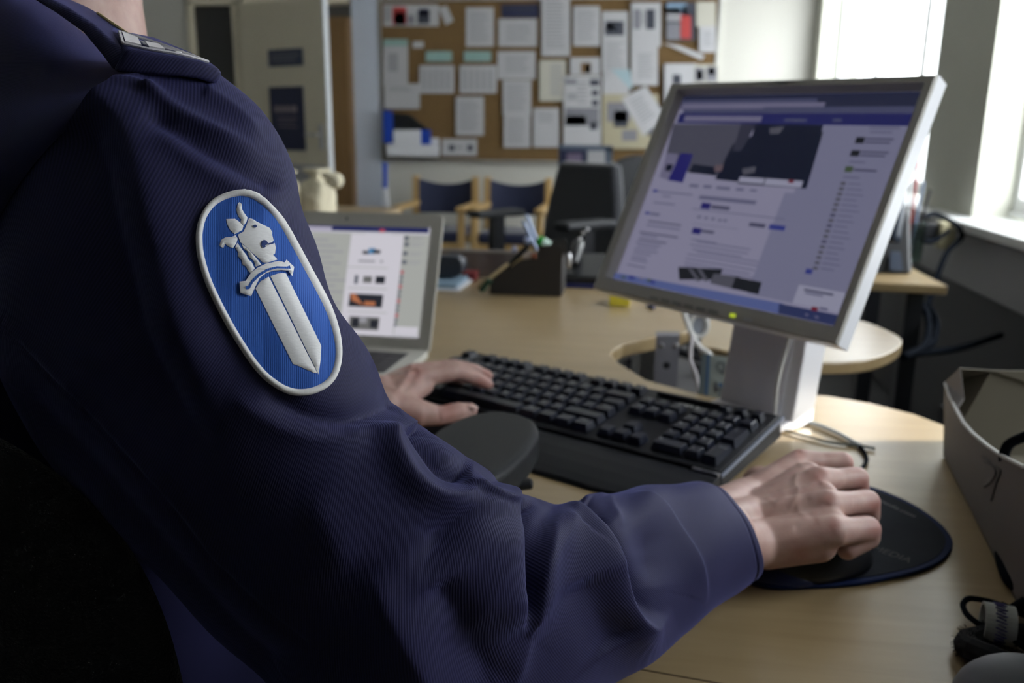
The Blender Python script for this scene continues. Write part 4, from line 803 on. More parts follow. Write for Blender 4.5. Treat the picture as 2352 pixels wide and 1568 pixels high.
# tape ring
c = atz(2290, 1432, ZD+.016); ax = nz([.93, -.20, .0]); b = MB()
b.lathe([(.0115, -.009), (.0135, -.009), (.0135, .010), (.0115, .010), (.0115, -.009)], c, 28, axis=tuple(ax)); b.f = b.f[:-2]; b.m = b.m[:-2]
q = Vector((0, 0, 1)).rotation_difference(Vector(ax)); rnd = random.Random(4)
t = thing('tape_ring', c-np.array([0, 0, .013]), 'roll of white tape with purple handwriting around the black cords', 'tape')
b.build('tape', mat('white cloth tape', (.42, .43, .40), .8), t, smooth=False)
b = MB()
for k in range(18):
    an = 2*pi*k/18; P = [c+np.array(q @ Vector((.0138*cos(an+u), .0138*sin(an+u), z))) for u, z in ((0, -.003), (.12, .004), (.2, -.002), (.3, .003))]; b.tube(P, .0006, 5)
b.build('handwriting', mat('purple ink', (.08, .07, .22), .6), t)
# black velcro strap ring
c = atz(2320, 1496, ZD+.008); b = MB(); rnd = random.Random(2)
P = [c+np.array([.026*cos(a), .020*sin(a), .003*sin(2*a)]) for a in np.linspace(0, 2*pi, 40, endpoint=False)]
b.tube(P, [.0078+.0012*rnd.random() for _ in P], 10, closed=True)
for k in range(420):
    a = rnd.random()*2*pi; u = rnd.random()*2*pi; r = .0075; p0 = c+np.array([(.026+r*cos(u))*cos(a), (.020+r*cos(u))*sin(a), r*sin(u)]); p1 = c+np.array([(.026+1.35*r*cos(u))*cos(a+.03), (.020+1.35*r*cos(u))*sin(a+.03), 1.3*r*sin(u)]); 
    p1[2] = max(p1[2], ZD+.001); b.tube([p0, p1], .0002, 3)
recenter(tag(b.build('velcro_strap', mat('black fuzzy strap', (.004, .004, .006), .95)), 'fuzzy black velcro strap ring at the lower right corner', 'strap'))
c = atz(2350, 1585, ZD+.01); b = MB(); b.sphere((c[0], c[1], ZD+.001), (.040, .028, .030), 16); V = np.array(b.v); V[:, 2] = np.maximum(V[:, 2], ZD+.001); b.v = [tuple(p) for p in V]
recenter(tag(b.build('grey_mouse', mat('grey plastic shell', (.20, .21, .24), .5), smooth=True), 'rounded grey plastic device cut off by the lower right corner', 'device'))
# ---------------------------------------------------------------- mouse pad and mouse
PO = smooth_path([np.array([*atz(x, y, ZD+.003)[:2]]) for x, y in [(1742, 1342), (1790, 1349), (1860, 1347), (1960, 1341), (2050, 1326), (2120, 1308), (2168, 1284), (2189, 1250), (2176, 1220), (2145, 1190), (2100, 1160), (2050, 1136), (2000, 1118), (1930, 1104), (1850, 1102), (1770, 1130), (1712, 1190), (1690, 1260), (1704, 1320)]], 5, True)
cpad = PO.mean(0)
mp = thing('mouse_pad', (cpad[0], cpad[1], ZD), 'dark blue rounded mouse pad with faded lettering under the right hand', 'mouse pad')
M_padb = mat('mouse pad blue', (.005, .014, .060), .8, spec=.15); M_padk = mat('mouse pad worn black', (.005, .007, .013), .85, spec=.12, noise=(16, (.009, .012, .018)))
MB().prism([tuple(p) for p in PO], ZD+.0008, ZD+.004).build('base', M_padb, mp, bevel=.0012)
MB().prism([tuple(cpad+(p-cpad)*.93) for p in PO], ZD+.0035, ZD+.0045).build('surface', M_padk, mp)
gel = gp([(1800, 1322), (1800, 1322)], ZD+.005); c = atz(1790, 1318, ZD+.004)
b = MB(); b.sphere((c[0], c[1], ZD+.004), (.034, .018, .009), 14); b.build('gel_wrist_rest', mat('gel pad navy', (.010, .018, .07), .35), mp, smooth=True)
def padtext(s, p0, p1, size, name, m):
    A, B = atz(*p0, ZD+.0047), atz(*p1, ZD+.0047); ex = (B-A); L = np.linalg.norm(ex); ex = ex/L; ey = np.cross([0, 0, 1], ex); V, Fs = text(s, 1.); wdt = max(v[0] for v in V)-min(v[0] for v in V); k = L/wdt
    MB().add([(A+B)/2+ex*x*k+ey*y*size for x, y in V], Fs).build(name, m, mp)
padtext('media.com', (2022, 1149), (2102, 1186), .009, 'lettering', mat('faded grey print', (.11, .12, .12), .8))
padtext('MEDIA', (2006, 1256), (2092, 1288), .014, 'lettering', mat('faded ochre print', (.022, .024, .020), .8))
# ---------------------------------------------------------------- the seated person
PD = nz([.55, .835, 0]); PR = np.array([PD[1], -PD[0], 0]); PZ = np.array([0, 0, 1.])      # forward, right, up
NK = np.array([-.405, .555, 0])
def pb(r, d, z): return NK+PR*r+PD*d+PZ*z
per = thing('person', pb(0, -.03, .44), 'person in a dark navy uniform jacket, seated, one hand on the mouse and one typing', 'person')
def twill(name, col, col2, pitch=.00125, ang=0., rough=.7, sheen=.25, bump=.28, dist=.0003):
    m = bpy.data.materials.new(name); m.use_nodes = True; nt = m.node_tree; b = nt.nodes['Principled BSDF']
    uv = nt.nodes.new('ShaderNodeUVMap'); mp = nt.nodes.new('ShaderNodeMapping'); mp.inputs['Rotation'].default_value = (0, 0, ang); mp.inputs['Scale'].default_value = (1, 1, 1)
    wv = nt.nodes.new('ShaderNodeTexWave'); wv.wave_type = 'BANDS'; wv.bands_direction = 'X'; wv.wave_profile = 'SIN'; wv.inputs['Scale'].default_value = 1/(pitch*20)*6.2832; wv.inputs['Distortion'].default_value = .0
    wv.inputs['Scale'].default_value = pi/(10*pitch); wv.inputs['Detail'].default_value = 0
    nz_ = nt.nodes.new('ShaderNodeTexNoise'); nz_.inputs['Scale'].default_value = 900; nz_.inputs['Detail'].default_value = 2
    ad = nt.nodes.new('ShaderNodeMath'); ad.operation = 'MULTIPLY_ADD'; ad.inputs[1].default_value = .55
    r = nt.nodes.new('ShaderNodeMixRGB'); r.inputs[1].default_value = (*col, 1); r.inputs[2].default_value = (*col2, 1)
    bp = nt.nodes.new('ShaderNodeBump'); bp.inputs['Strength'].default_value = bump; bp.inputs['Distance'].default_value = dist
    L = nt.links.new; L(uv.outputs[0], mp.inputs[0]); L(mp.outputs[0], wv.inputs[0]); L(mp.outputs[0], nz_.inputs[0])
    L(nz_.outputs['Fac'], ad.inputs[0]); L(wv.outputs['Fac'], ad.inputs[2]); L(ad.outputs[0], bp.inputs['Height']); L(wv.outputs['Fac'], r.inputs[0]); L(r.outputs[0], b.inputs['Base Color']); L(bp.outputs[0], b.inputs['Normal'])
    b.inputs['Roughness'].default_value = rough; b.inputs['Sheen Weight'].default_value = sheen; b.inputs['Sheen Roughness'].default_value = .4; b.inputs['Sheen Tint'].default_value = (.32, .36, 1, 1); b.inputs['Specular IOR Level'].default_value = .3
    return m
M_twill = twill('navy uniform twill', (.0105, .0105, .048), (.020, .020, .078), ang=radians(33))
M_twilld = twill('navy uniform twill, back', (.0105, .0105, .048), (.020, .020, .078), ang=radians(60))
def grid_mesh(V, uv, name, m, parent, closed_v=True):
    nu, nv = V.shape[:2]; me = bpy.data.meshes.new(name); idx = np.arange(nu*nv).reshape(nu, nv)
    j = np.arange(nv if closed_v else nv-1); i = np.arange(nu-1); I, J = np.meshgrid(i, j, indexing='ij'); J2 = (J+1) % nv
    Fq = np.stack([idx[I, J], idx[I, J2], idx[I+1, J2], idx[I+1, J]], -1).reshape(-1, 4)
    me.vertices.add(nu*nv); me.vertices.foreach_set('co', V.reshape(-1)); me.loops.add(len(Fq)*4); me.loops.foreach_set('vertex_index', Fq.reshape(-1).astype(np.int32))
    me.polygons.add(len(Fq)); me.polygons.foreach_set('loop_start', np.arange(0, len(Fq)*4, 4, dtype=np.int32)); me.polygons.foreach_set('use_smooth', np.ones(len(Fq), bool))
    me.update(calc_edges=True)
    if uv is not None:
        l = me.uv_layers.new(name='UVMap'); U2 = uv[:, 1, 1] if False else None
        u00 = np.stack([uv[I, J], np.where((J2 == 0)[..., None] & closed_v, uv[I, J]*0+np.stack([uv[I, J][..., 0], uv[I, J][..., 1]+(uv[0, 1, 1]-uv[0, 0, 1])], -1), uv[I, J2]),
                        np.where((J2 == 0)[..., None] & closed_v, np.stack([uv[I+1, J][..., 0], uv[I+1, J][..., 1]+(uv[0, 1, 1]-uv[0, 0, 1])], -1), uv[I+1, J2]), uv[I+1, J]], -2)
        l.data.foreach_set('uv', u00.reshape(-1))
    me.materials.append(m); me.validate(); o = bpy.data.objects.new(name, me); COL.objects.link(o)
    if parent: o.parent = parent; me.transform(wm(parent).inverted())
    return o
def line_dist(Q, P):
    """distance, side and position along polyline P for the points Q"""
    best = np.full(len(Q), 1e9); sd = np.zeros(len(Q)); pos = np.zeros(len(Q)); n = len(P)-1
    for i in range(n):
        a, d = P[i], P[i+1]-P[i]; L2 = d@d+1e-9; t = np.clip(((Q-a)@d)/L2, 0, 1); r = Q-a-t[:, None]*d; dist = np.hypot(r[:, 0], r[:, 1])
        k = dist < best; best[k] = dist[k]; s = d[0]*(Q[:, 1]-a[1])-d[1]*(Q[:, 0]-a[0]); sd[k] = s[k]; pos[k] = (i+t[k])/n
    return best, sd, pos
def folds(Q, FO):
    h = np.zeros(len(Q))
    for P, A, wl, wr, f0, f1 in FO:        # wl: width on the side that is image-left when the fold runs downwards
        P = smooth_path([np.array(p, float) for p in P], 6); d, s, t = line_dist(Q, P)
        wd = np.where(s > 0, wl, wr); fade = np.ones(len(Q))
        if f0: fade *= np.clip(t/f0, 0, 1)
        if f1: fade *= np.clip((1-t)/f1, 0, 1)
        fade = fade*fade*(3-2*fade); h += A*fade*np.exp(-(d/wd)**1.6)
    return h
def normals(V):
    du = np.gradient(V, axis=0); dv = (np.roll(V, -1, 1)-np.roll(V, 1, 1))/2; n = np.cross(dv, du); return n/(np.linalg.norm(n, axis=-1, keepdims=True)+1e-12)
# rings of the right sleeve: silhouette points left/right, near-point offset, depth, half thickness
RG = [((-10, 700), (508, 197), (-105, -150), .455, .065), ((-20, 780), (600, 262), (-60, -85), .450, .070), ((0, 860), (662, 385), (-22, -34), .446, .074),
      ((50, 950), (698, 500), (0, 0), .442, .075), ((120, 1060), (738, 612), (0, 0), .440, .075), ((230, 1190), (795, 735), (0, 0), .438, .075),
      ((350, 1320), (850, 845), (0, 0), .437, .074), ((480, 1450), (905, 925), (0, 0), .437, .072), ((600, 1560), (985, 988), (0, 0), .438, .070),
      ((720, 1660), (1060, 1045), (5, 0), .440, .068), ((860, 1740), (1120, 1084), (10, 0), .446, .066), ((1010, 1770), (1150, 1122), (20, 0), .458, .062),
      ((1150, 1735), (1205, 1144), (28, -5), .475, .058), ((1270, 1655), (1285, 1160), (35, -8), .497, .054), ((1395, 1572), (1350, 1140), (40, -8), .520, .050),
      ((1488, 1520), (1415, 1128), (44, -8), .542, .047), ((1560, 1462), (1480, 1119), (48, -6), .565, .044), ((1625, 1408), (1545, 1107), (52, -4), .588, .041),
      ((1688, 1362), (1598, 1106), (56, 0), .608, .039), ((1722, 1332), (1640, 1122), (58, 4), .622, .038)]
A_ = np.array([[*a, *c, *o, D, b] for a, c, o, D, b in RG], float); A_ = smooth_path(list(A_), 28); NU, NV = len(A_), 340
th = np.linspace(0, 2*pi, NV, endpoint=False)
V = np.zeros((NU, NV, 3)); cen = np.zeros((NU, 3))
for i, (lx, ly_, rx, ry, ox, oy, D, b_) in enumerate(A_):
    Lp, Rp = atd(lx, ly_, D), atd(rx, ry, D); c = (Lp+Rp)/2; Np = atd((lx+rx)/2+ox, (ly_+ry)/2+oy, D-b_); e1, e2 = (Rp-Lp)/2, Np-c; cen[i] = c
    V[i] = c+np.cos(th)[:, None]*e1+np.sin(th)[:, None]*e2*np.where(np.sin(th) < 0, .9, 1.)[:, None]
N_ = normals(V)
if ((N_*(V-cen[:, None])).sum(-1)).mean() < 0: N_ = -N_
FO = [  # path, height (m), width left, width right, fade in, fade out
    ([(1134, 1105), (1148, 1150), (1158, 1230), (1167, 1330), (1180, 1405), (1200, 1462)], .0130, 75, 13, .22, .32),
    ([(1204, 1470), (1222, 1425), (1232, 1325), (1248, 1245), (1272, 1190), (1292, 1172)], .0100, 60, 15, .32, .45),
    ([(1200, 1140), (1192, 1230), (1197, 1320), (1206, 1420)], -.0130, 25, 22, .1, .30),
    ([(1212, 1475), (1200, 1530), (1180, 1600)], .003, 30, 20, .0, .5),
    ([(1268, 1163), (1325, 1192), (1372, 1250), (1408, 1320), (1437, 1388), (1468, 1424), (1505, 1424), (1550, 1408)], .0125, 66, 12, .12, .3),
    ([(1335, 1172), (1388, 1232), (1430, 1315), (1458, 1378), (1492, 1398)], -.0035, 18, 22, .2, .3), ([(1330, 1140), (1360, 1126), (1400, 1122)], .0028, 22, 22, .3, .3),
    ([(1330, 1320), (1380, 1420), (1420, 1470)], -.006, 70, 60, .2, .2),
    ([(1440, 1136), (1490, 1148), (1532, 1174), (1572, 1225), (1600, 1280), (1614, 1330), (1619, 1372), (1612, 1390)], .0042, 42, 6, .15, .5),
    ([(1375, 1180), (1412, 1235), (1438, 1300), (1446, 1350)], .0040, 30, 34, .2, .4),
    ([(1345, 1148), (1366, 1180), (1380, 1215)], -.0030, 12, 14, .1, .3), ([(1400, 1135), (1408, 1175), (1420, 1220)], .0022, 12, 12, .1, .4),
    ([(1470, 1190), (1490, 1270), (1500, 1350)], -.0038, 46, 50, .45, .4),
    ([(212, 198), (262, 262), (308, 335), (335, 430), (365, 560), (408, 720), (470, 880), (585, 1050)], .0080, 66, 85, .06, .25),
    ([(190, 270), (228, 400), (262, 560), (315, 760), (400, 930), (520, 1080)], -.0080, 60, 46, .1, .25),
    ([(330, 196), (375, 232), (430, 268), (530, 322), (630, 380)], .0032, 20, 20, .1, .3), ([(330, 262), (440, 330), (550, 385), (650, 430)], -.0036, 22, 26, .15, .2),
    ([(360, 300), (450, 380), (560, 440), (670, 490)], .0028, 26, 26, .2, .2), ([(470, 200), (540, 250), (610, 330)], .0022, 18, 18, .1, .3),
    ([(200, 192), (262, 196), (330, 200), (390, 232)], .0025, 9, 9, .1, .3),
    ([(600, 905), (700, 950), (800, 962), (880, 935), (910, 918)], -.0040, 24, 26, .2, .1), ([(520, 900), (640, 980), (760, 1010), (860, 985)], .0022, 30, 30, .2, .2),
    ([(905, 960), (900, 1015), (935, 1085), (990, 1130), (1055, 1140), (1118, 1106)], .0075, 34, 24, .15, .1), ([(955, 968), (985, 1020), (1025, 1070), (1085, 1085)], -.0090, 22, 22, .05, .15),
    ([(1112, 1130), (1070, 1180), (1010, 1240), (950, 1330)], -.0060, 36, 40, .1, .4), ([(1135, 1190), (1120, 1300), (1090, 1400), (1060, 1500)], .0040, 45, 40, .2, .3),
    ([(840, 1300), (890, 1400), (940, 1490), (990, 1580)], .0060, 60, 55, .3, .0), ([(1000, 1330), (1060, 1430), (1120, 1540)], -.0050, 55, 45, .2, .0),
    ([(700, 1120), (760, 1230), (800, 1330)], .0030, 70, 60, .3, .3),
    ([(-60, 690), (0, 752), (90, 842), (180, 932), (350, 1112), (480, 1282), (545, 1345), (700, 1480)], -.0013, 5, 5, 0, 0),
    ([(-60, 660), (20, 748), (110, 838), (200, 930), (372, 1108), (500, 1276)], .0018, 22, 12, 0, 0),
    ([(60, 930), (250, 1120), (420, 1330), (600, 1520)], -.0050, 50, 40, 0, 0),
]
Q = proj(V.reshape(-1, 3)); facing = ((CAM-V)*N_).sum(-1)/np.linalg.norm(CAM-V, axis=-1); wgt = np.clip((facing+.15)/.3, 0, 1).reshape(-1)
H = (folds(Q, FO)*wgt).reshape(NU, NV)
rs = np.random.RandomState(3)
for _ in range(10):                                     # faint irregularity of the cloth
    k1, k2, ph = rs.uniform(2, 12), rs.randint(1, 7), rs.uniform(0, 6.28); H += .0004*np.sin(np.linspace(0, 1, NU)[:, None]*k1*6.28+k2*th[None]+ph)
ul = np.linspace(0, 1, NU); H += (-.0012*np.exp(-((np.arange(NU)-(NU-12))/1.6)**2))[:, None]*1.0
V = V+N_*H[..., None]
def rings_from(Vr, c, s, shift): return c+(Vr-c)*s+shift
ax = nz(cen[-1]-cen[-8])
ext = [rings_from(V[-1], cen[-1], .995, ax*.0008), rings_from(V[-1], cen[-1], .975, ax*.0012), rings_from(V[-1], cen[-1], .955, ax*.0002), rings_from(V[-1], cen[-1], .945, -ax*.006), rings_from(V[-1], cen[-1], .93, -ax*.03)]
V = np.concatenate([V]+[e[None] for e in ext], 0); cen = np.vstack([cen]+[cen[-1:]]*5)
arc = np.r_[0, np.cumsum(np.linalg.norm(np.diff(cen[:NU], axis=0), axis=1))]; arc = np.r_[arc, [arc[-1]]*5]
uv = np.stack(np.broadcast_arrays(arc[:, None], (th*.072)[None]), -1).astype(float)
SL = grid_mesh(V, uv, 'right_sleeve', M_twill, per)
slV = V.reshape(-1, 3); nu_, nv_ = V.shape[:2]
fc = [(i*nv_+j, i*nv_+(j+1) % nv_, (i+1)*nv_+(j+1) % nv_, (i+1)*nv_+j) for i in range(NU-1) for j in range(nv_)]
BV = BVHTree.FromPolygons([Vector(p) for p in slV], fc)
def on_sleeve(x, y, h=0.):
    d = ray(x, y); d = d/np.linalg.norm(d); hit = BV.ray_cast(Vector(CAM), Vector(d))
    if hit[0] is None: return CAM+d*.42
    n = np.array(hit[1]); n = n if n@d < 0 else -n
    return np.array(hit[0])+n*h
# ---------------------------------------------------------------- shoulder patch
def c2(P, ox=400, oy=400, s=2.85): return [np.array([ox+x/s, oy+y/s]) for x, y in P]
OUT = c2([(430, 102), (330, 125), (250, 170), (195, 230), (160, 300), (143, 380), (142, 450), (150, 530), (175, 630), (210, 730), (270, 860), (350, 1010), (430, 1140), (505, 1250), (580, 1335), (650, 1390), (720, 1428), (790, 1447), (860, 1448), (930, 1432), (1000, 1395), (1050, 1340), (1078, 1270), (1090, 1190), (1085, 1100), (1060, 990), (1015, 870), (950, 740), (880, 610), (800, 460), (730, 335), (660, 235), (590, 165), (510, 117)])
OUT = smooth_path(OUT, 6, True); pc = OUT.mean(0); NO = len(OUT)
tg = np.roll(OUT, -1, 0)-np.roll(OUT, 1, 0); nrm_ = np.stack([-tg[:, 1], tg[:, 0]], -1); nrm_ /= np.linalg.norm(nrm_, axis=1, keepdims=True)
if ((nrm_*(OUT-pc)).sum(1)).mean() < 0: nrm_ = -nrm_
for _ in range(3): nrm_ = (np.roll(nrm_, 1, 0)+nrm_+np.roll(nrm_, -1, 0)); nrm_ /= np.linalg.norm(nrm_, axis=1, keepdims=True)
def thread(name, col, scale, rot, stretch=(1, 1, 1), rough=.6, b=.5):
    m = bpy.data.materials.new(name); m.use_nodes = True; nt = m.node_tree; bs = nt.nodes['Principled BSDF']; uv = nt.nodes.new('ShaderNodeUVMap')
    mp = nt.nodes.new('ShaderNodeMapping'); mp.inputs['Rotation'].default_value = (0, 0, rot); mp.inputs['Scale'].default_value = stretch
    n = nt.nodes.new('ShaderNodeTexNoise'); n.inputs['Scale'].default_value = scale; n.inputs['Detail'].default_value = 3
    bp = nt.nodes.new('ShaderNodeBump'); bp.inputs['Strength'].default_value = b; bp.inputs['Distance'].default_value = .0003
    mx = nt.nodes.new('ShaderNodeValToRGB'); mx.color_ramp.elements[0].position = .3; mx.color_ramp.elements[1].position = .62
    mx.color_ramp.elements[0].color = (*[q*.93 for q in col], 1); mx.color_ramp.elements[1].color = (*col, 1)
    L = nt.links.new; L(uv.outputs[0], mp.inputs[0]); L(mp.outputs[0], n.inputs['Vector']); L(n.outputs['Fac'], bp.inputs['Height']); L(n.outputs['Fac'], mx.inputs[0]); L(mx.outputs[0], bs.inputs['Base Color']); L(bp.outputs[0], bs.inputs['Normal'])
    bs.inputs['Roughness'].default_value = rough; bs.inputs['Sheen Weight'].default_value = .2; return m
M_pblu = twill('patch blue twill', (.022, .095, .42), (.035, .14, .56), pitch=.0009, ang=radians(0), sheen=.2, bump=.35)
M_pwh = thread('white embroidery thread', (.90, .90, .92), 1500, radians(-62), (.25, 1, 1), b=.35); M_pbd = thread('white merrow border', (.88, .87, .87), 900, 0, (1, .08, 1), b=.4)
M_pth = mat('dark blue stitch', (.02, .05, .20), .7)
PT = bpy.data.objects.new('shoulder_patch', None); COL.objects.link(PT); PT.parent = per
PT.location = wm(per).inverted() @ Vector(on_sleeve(*pc)); PT['label'] = 'blue oval shoulder patch with a white sword and beast head emblem'
def px_uv(o, pts): 
    l = o.data.uv_layers.new(name='UVMap'); P = np.array(pts)*.0002; vi = np.zeros(len(o.data.loops), np.int32); o.data.loops.foreach_get('vertex_index', vi); l.data.foreach_set('uv', P[vi].reshape(-1))
# blue ground
mb = MB(); px = [pc]; K = 22
for k in range(1, K+1): px += list(pc+(OUT-nrm_*8-pc)*k/K)
mb.v = [tuple(on_sleeve(*p, .0012)) for p in px]; mb.f = [(0, 1+j, 1+(j+1) % NO) for j in range(NO)]+[(1+(k-1)*NO+j, 1+k*NO+j, 1+k*NO+(j+1) % NO, 1+(k-1)*NO+(j+1) % NO) for k in range(1, K) for j in range(NO)]; mb.m = [0]*len(mb.f)
o = mb.build('ground_cloth', M_pblu, PT, smooth=True); px_uv(o, px)
# merrowed border: rounded ridge around the edge
mb = MB(); prof = [(0, 0), (.5, .0012), (2.5, .0021), (6, .0025), (10, .0024), (13.5, .0019), (15.5, .0011)]; px = []; uvb = []
arcb = np.r_[0, np.cumsum(np.linalg.norm(np.diff(np.vstack([OUT, OUT[:1]]), axis=0), axis=1))]
for k, (w_, h) in enumerate(prof):
    for j, p in enumerate(OUT-nrm_*w_): mb.v.append(tuple(on_sleeve(*p, h))); uvb.append((arcb[j], w_))
mb.f = [(k*NO+j, k*NO+(j+1) % NO, (k+1)*NO+(j+1) % NO, (k+1)*NO+j) for k in range(len(prof)-1) for j in range(NO)]; mb.m = [0]*len(mb.f)
o = mb.build('border', M_pbd, PT, smooth=True); px_uv(o, uvb)
def emblem(name, polys, m, h, parent, thick=.0006, extra=None):
    bm = bmesh.new(); lay = []
    for P in polys:
        P = np.array(P); P = np.vstack([np.linspace(P[i], P[(i+1) % len(P)], max(1, int(np.linalg.norm(P[(i+1) % len(P)]-P[i])/7)), endpoint=False) for i in range(len(P))])
        vs = [bm.verts.new((p[0], p[1], 0)) for p in P]
        for tr in tessellate_polygon([[Vector((p[0], p[1], 0)) for p in P]]):
            if len(set(tr)) == 3: bm.faces.new([vs[i] for i in tr])
    bmesh.ops.subdivide_edges(bm, edges=[e for e in bm.edges if e.calc_length() > 12], cuts=2, use_grid_fill=True)
    bmesh.ops.triangulate(bm, faces=bm.faces[:])
    edge = {v for e in bm.edges if e.is_boundary for v in e.verts}; bm.verts.ensure_lookup_table(); pts = [(v.co.x, v.co.y) for v in bm.verts]
    hs = [h if v in edge else h+thick for v in bm.verts]
    for v, p, hh in zip(bm.verts, pts, hs): v.co = on_sleeve(p[0], p[1], hh)
    me = bpy.data.meshes.new(name); bm.to_mesh(me); bm.free(); me.materials.append(m); me.polygons.foreach_set('use_smooth', [True]*len(me.polygons))
    o = bpy.data.objects.new(name, me); COL.objects.link(o); o.parent = parent; me.transform(wm(parent).inverted()); px_uv(o, pts); return o
emblem('sword_blade', [c2([(527, 752), (560, 705), (612, 676), (930, 1308), (905, 1303), (870, 1288), (820, 1265), (775, 1248)]), c2([(622, 672), (670, 655), (722, 655), (745, 705), (955, 1132), (951, 1220), (937, 1314)])], M_pwh, .0014, PT)
emblem('crossguard', [c2([(424, 712), (462, 708), (475, 690), (497, 655), (540, 622), (590, 598), (650, 584), (706, 588), (718, 570), (766, 616), (755, 676), (728, 640), (690, 637), (640, 640), (590, 657), (550, 690), (522, 745), (497, 804), (428, 784)])], M_pwh, .0022, PT)
emblem('crossguard_inlay', [c2([(458, 744), (476, 742), (496, 708), (540, 664), (596, 632), (652, 617), (716, 618), (732, 610), (738, 632), (716, 630), (654, 630), (602, 645), (550, 678), (508, 718), (484, 760), (462, 762)])], M_pblu, .0030, PT, 0)
emblem('beast_head', [c2([(484, 296), (530, 316), (585, 345), (618, 362), (634, 390), (633, 405), (644, 445), (626, 460), (632, 470), (650, 460), (657, 490), (652, 528), (640, 536), (668, 566), (602, 588), (572, 584), (545, 555), (505, 520), (470, 485), (432, 455), (415, 405), (452, 385), (470, 340)]),
    c2([(415, 195), (426, 187), (438, 200), (440, 235), (460, 270), (476, 292), (468, 322), (452, 345), (430, 322), (436, 305), (416, 282), (404, 240)]),
    c2([(338, 302), (395, 300), (426, 322), (450, 348), (442, 375), (412, 393), (395, 402), (365, 375), (345, 335)]),
    c2([(297, 475), (305, 440), (335, 422), (375, 420), (400, 408), (414, 432), (405, 462), (385, 492), (358, 484), (332, 465), (322, 492), (305, 485)]),
    c2([(412, 458), (445, 505), (472, 540), (482, 565), (505, 585), (524, 625), (500, 655), (480, 640), (468, 612), (446, 600), (440, 570), (415, 545), (418, 520), (398, 490)]),
    c2([(440, 466), (475, 492), (510, 530), (540, 565), (566, 600), (530, 613), (518, 575), (488, 552), (478, 515), (452, 495)])], M_pwh, .0014, PT)
emblem('eye_and_mouth', [c2([(510, 350), (520, 345), (531, 350), (532, 362), (522, 368), (511, 362)]), c2([(562, 470), (566, 455), (578, 447), (594, 452), (604, 470), (596, 480), (586, 484), (592, 492), (578, 500), (564, 488)]), c2([(604, 470), (640, 462), (632, 472), (606, 480)])], M_pth, .0024, PT, 0)
# ---------------------------------------------------------------- jacket body
def body_ring(r0, d0, z, a, b_, n=96, tilt=0., p=2.3):
    t_ = np.linspace(0, 2*pi, n, endpoint=False); cx, sy = np.cos(t_), np.sin(t_); x = np.sign(cx)*np.abs(cx)**(2/p)*a; y = np.sign(sy)*np.abs(sy)**(2/p)*b_
    return np.array([pb(r0+u, d0+v, z+tilt*v) for u, v in zip(x, y)])
prof = [(.50, -.05, .20, .145), (.56, -.05, .20, .145), (.65, -.045, .185, .135), (.75, -.04, .18, .13), (.85, -.035, .185, .130), (.93, -.03, .19, .125), (.99, -.03, .19, .115), (1.03, -.025, .185, .105), (1.055, -.02, .168, .092), (1.073, -.012, .135, .080), (1.086, -.006, .105, .070), (1.096, 0, .08, .064), (1.102, 0, .070, .061)]
PP = smooth_path([np.array(q) for q in prof], 6); V = np.stack([body_ring(0, q[1], q[0], q[2], q[3]) for q in PP])
N_ = normals(V); ctr = V.mean(1, keepdims=True); N_ = N_ if ((N_*(V-ctr)).sum(-1)).mean() > 0 else -N_
Q = proj(V.reshape(-1, 3)); vis = ((CAM-V)@F_ < 0).reshape(-1)
zz = V[..., 2]; H = .0025*np.sin(zz*40+np.linspace(0, 2*pi, V.shape[1])[None]*3)*np.clip((1.0-zz)*5, 0, 1)
V = V+N_*H[..., None]; arc = PP[:, 0]
uv = np.stack(np.broadcast_arrays(arc[:, None], (np.linspace(0, 2*pi, V.shape[1], endpoint=False)*.16)[None]), -1).astype(float)
TOR = grid_mesh(V, uv, 'jacket_body', M_twilld, per)
# yoke of the right shoulder: cloth from the armhole seam up to the neck and over the back
YK = [((-10, 700), (508, 200), (-105, -150), .455, .066), ((-130, 660), (415, 188), (-105, -110), .475, .080), ((-260, 570), (285, 150), (-95, -75), .50, .085), ((-370, 460), (150, 50), (-85, -55), .52, .08), ((-450, 280), (10, -70), (-70, -45), .54, .07)]
B_ = smooth_path([np.array([*a, *c, *o, D, b]) for a, c, o, D, b in YK], 12); NB = 120; tb = np.linspace(0, 2*pi, NB, endpoint=False); V = []
for i, (lx, ly_, rx, ry, ox, oy, D, b_) in enumerate(B_):
    Lp, Rp = atd(lx, ly_, D), atd(rx, ry, D); c = (Lp+Rp)/2; Np = atd((lx+rx)/2+ox, (ly_+ry)/2+oy, D-b_); e1, e2 = (Rp-Lp)/2, Np-c; s_ = 1.012-.03*exp(-i/1.5)
    V.append(c+(np.cos(tb)[:, None]*e1+np.sin(tb)[:, None]*e2*np.where(np.sin(tb) < 0, .8, 1)[:, None])*s_)
tip = pb(-.02, -.02, 1.0); V += [V[-1]+(tip-V[-1])*k for k in (.12, .35, .7, .97)]
V = np.array(V); uv = np.stack(np.broadcast_arrays(np.linspace(0, .3, len(V))[:, None], (tb*.08)[None]), -1).astype(float)
grid_mesh(V, uv, 'shoulder_yoke', M_twilld, per)
# collar
V = np.stack([body_ring(0, d, z, a, b_, tilt=tl, p=2) for z, d, a, b_, tl in [(1.085, 0, .085, .074, .0), (1.096, 0, .076, .070, .0), (1.106, .0, .071, .067, -.06), (1.107, 0, .067, .063, -.06), (1.09, 0, .065, .061, .0)]])
uv = np.stack(np.broadcast_arrays(np.linspace(0, .05, 5)[:, None], (np.linspace(0, .5, 96))[None]), -1).astype(float); grid_mesh(V, uv, 'collar', M_twilld, per)
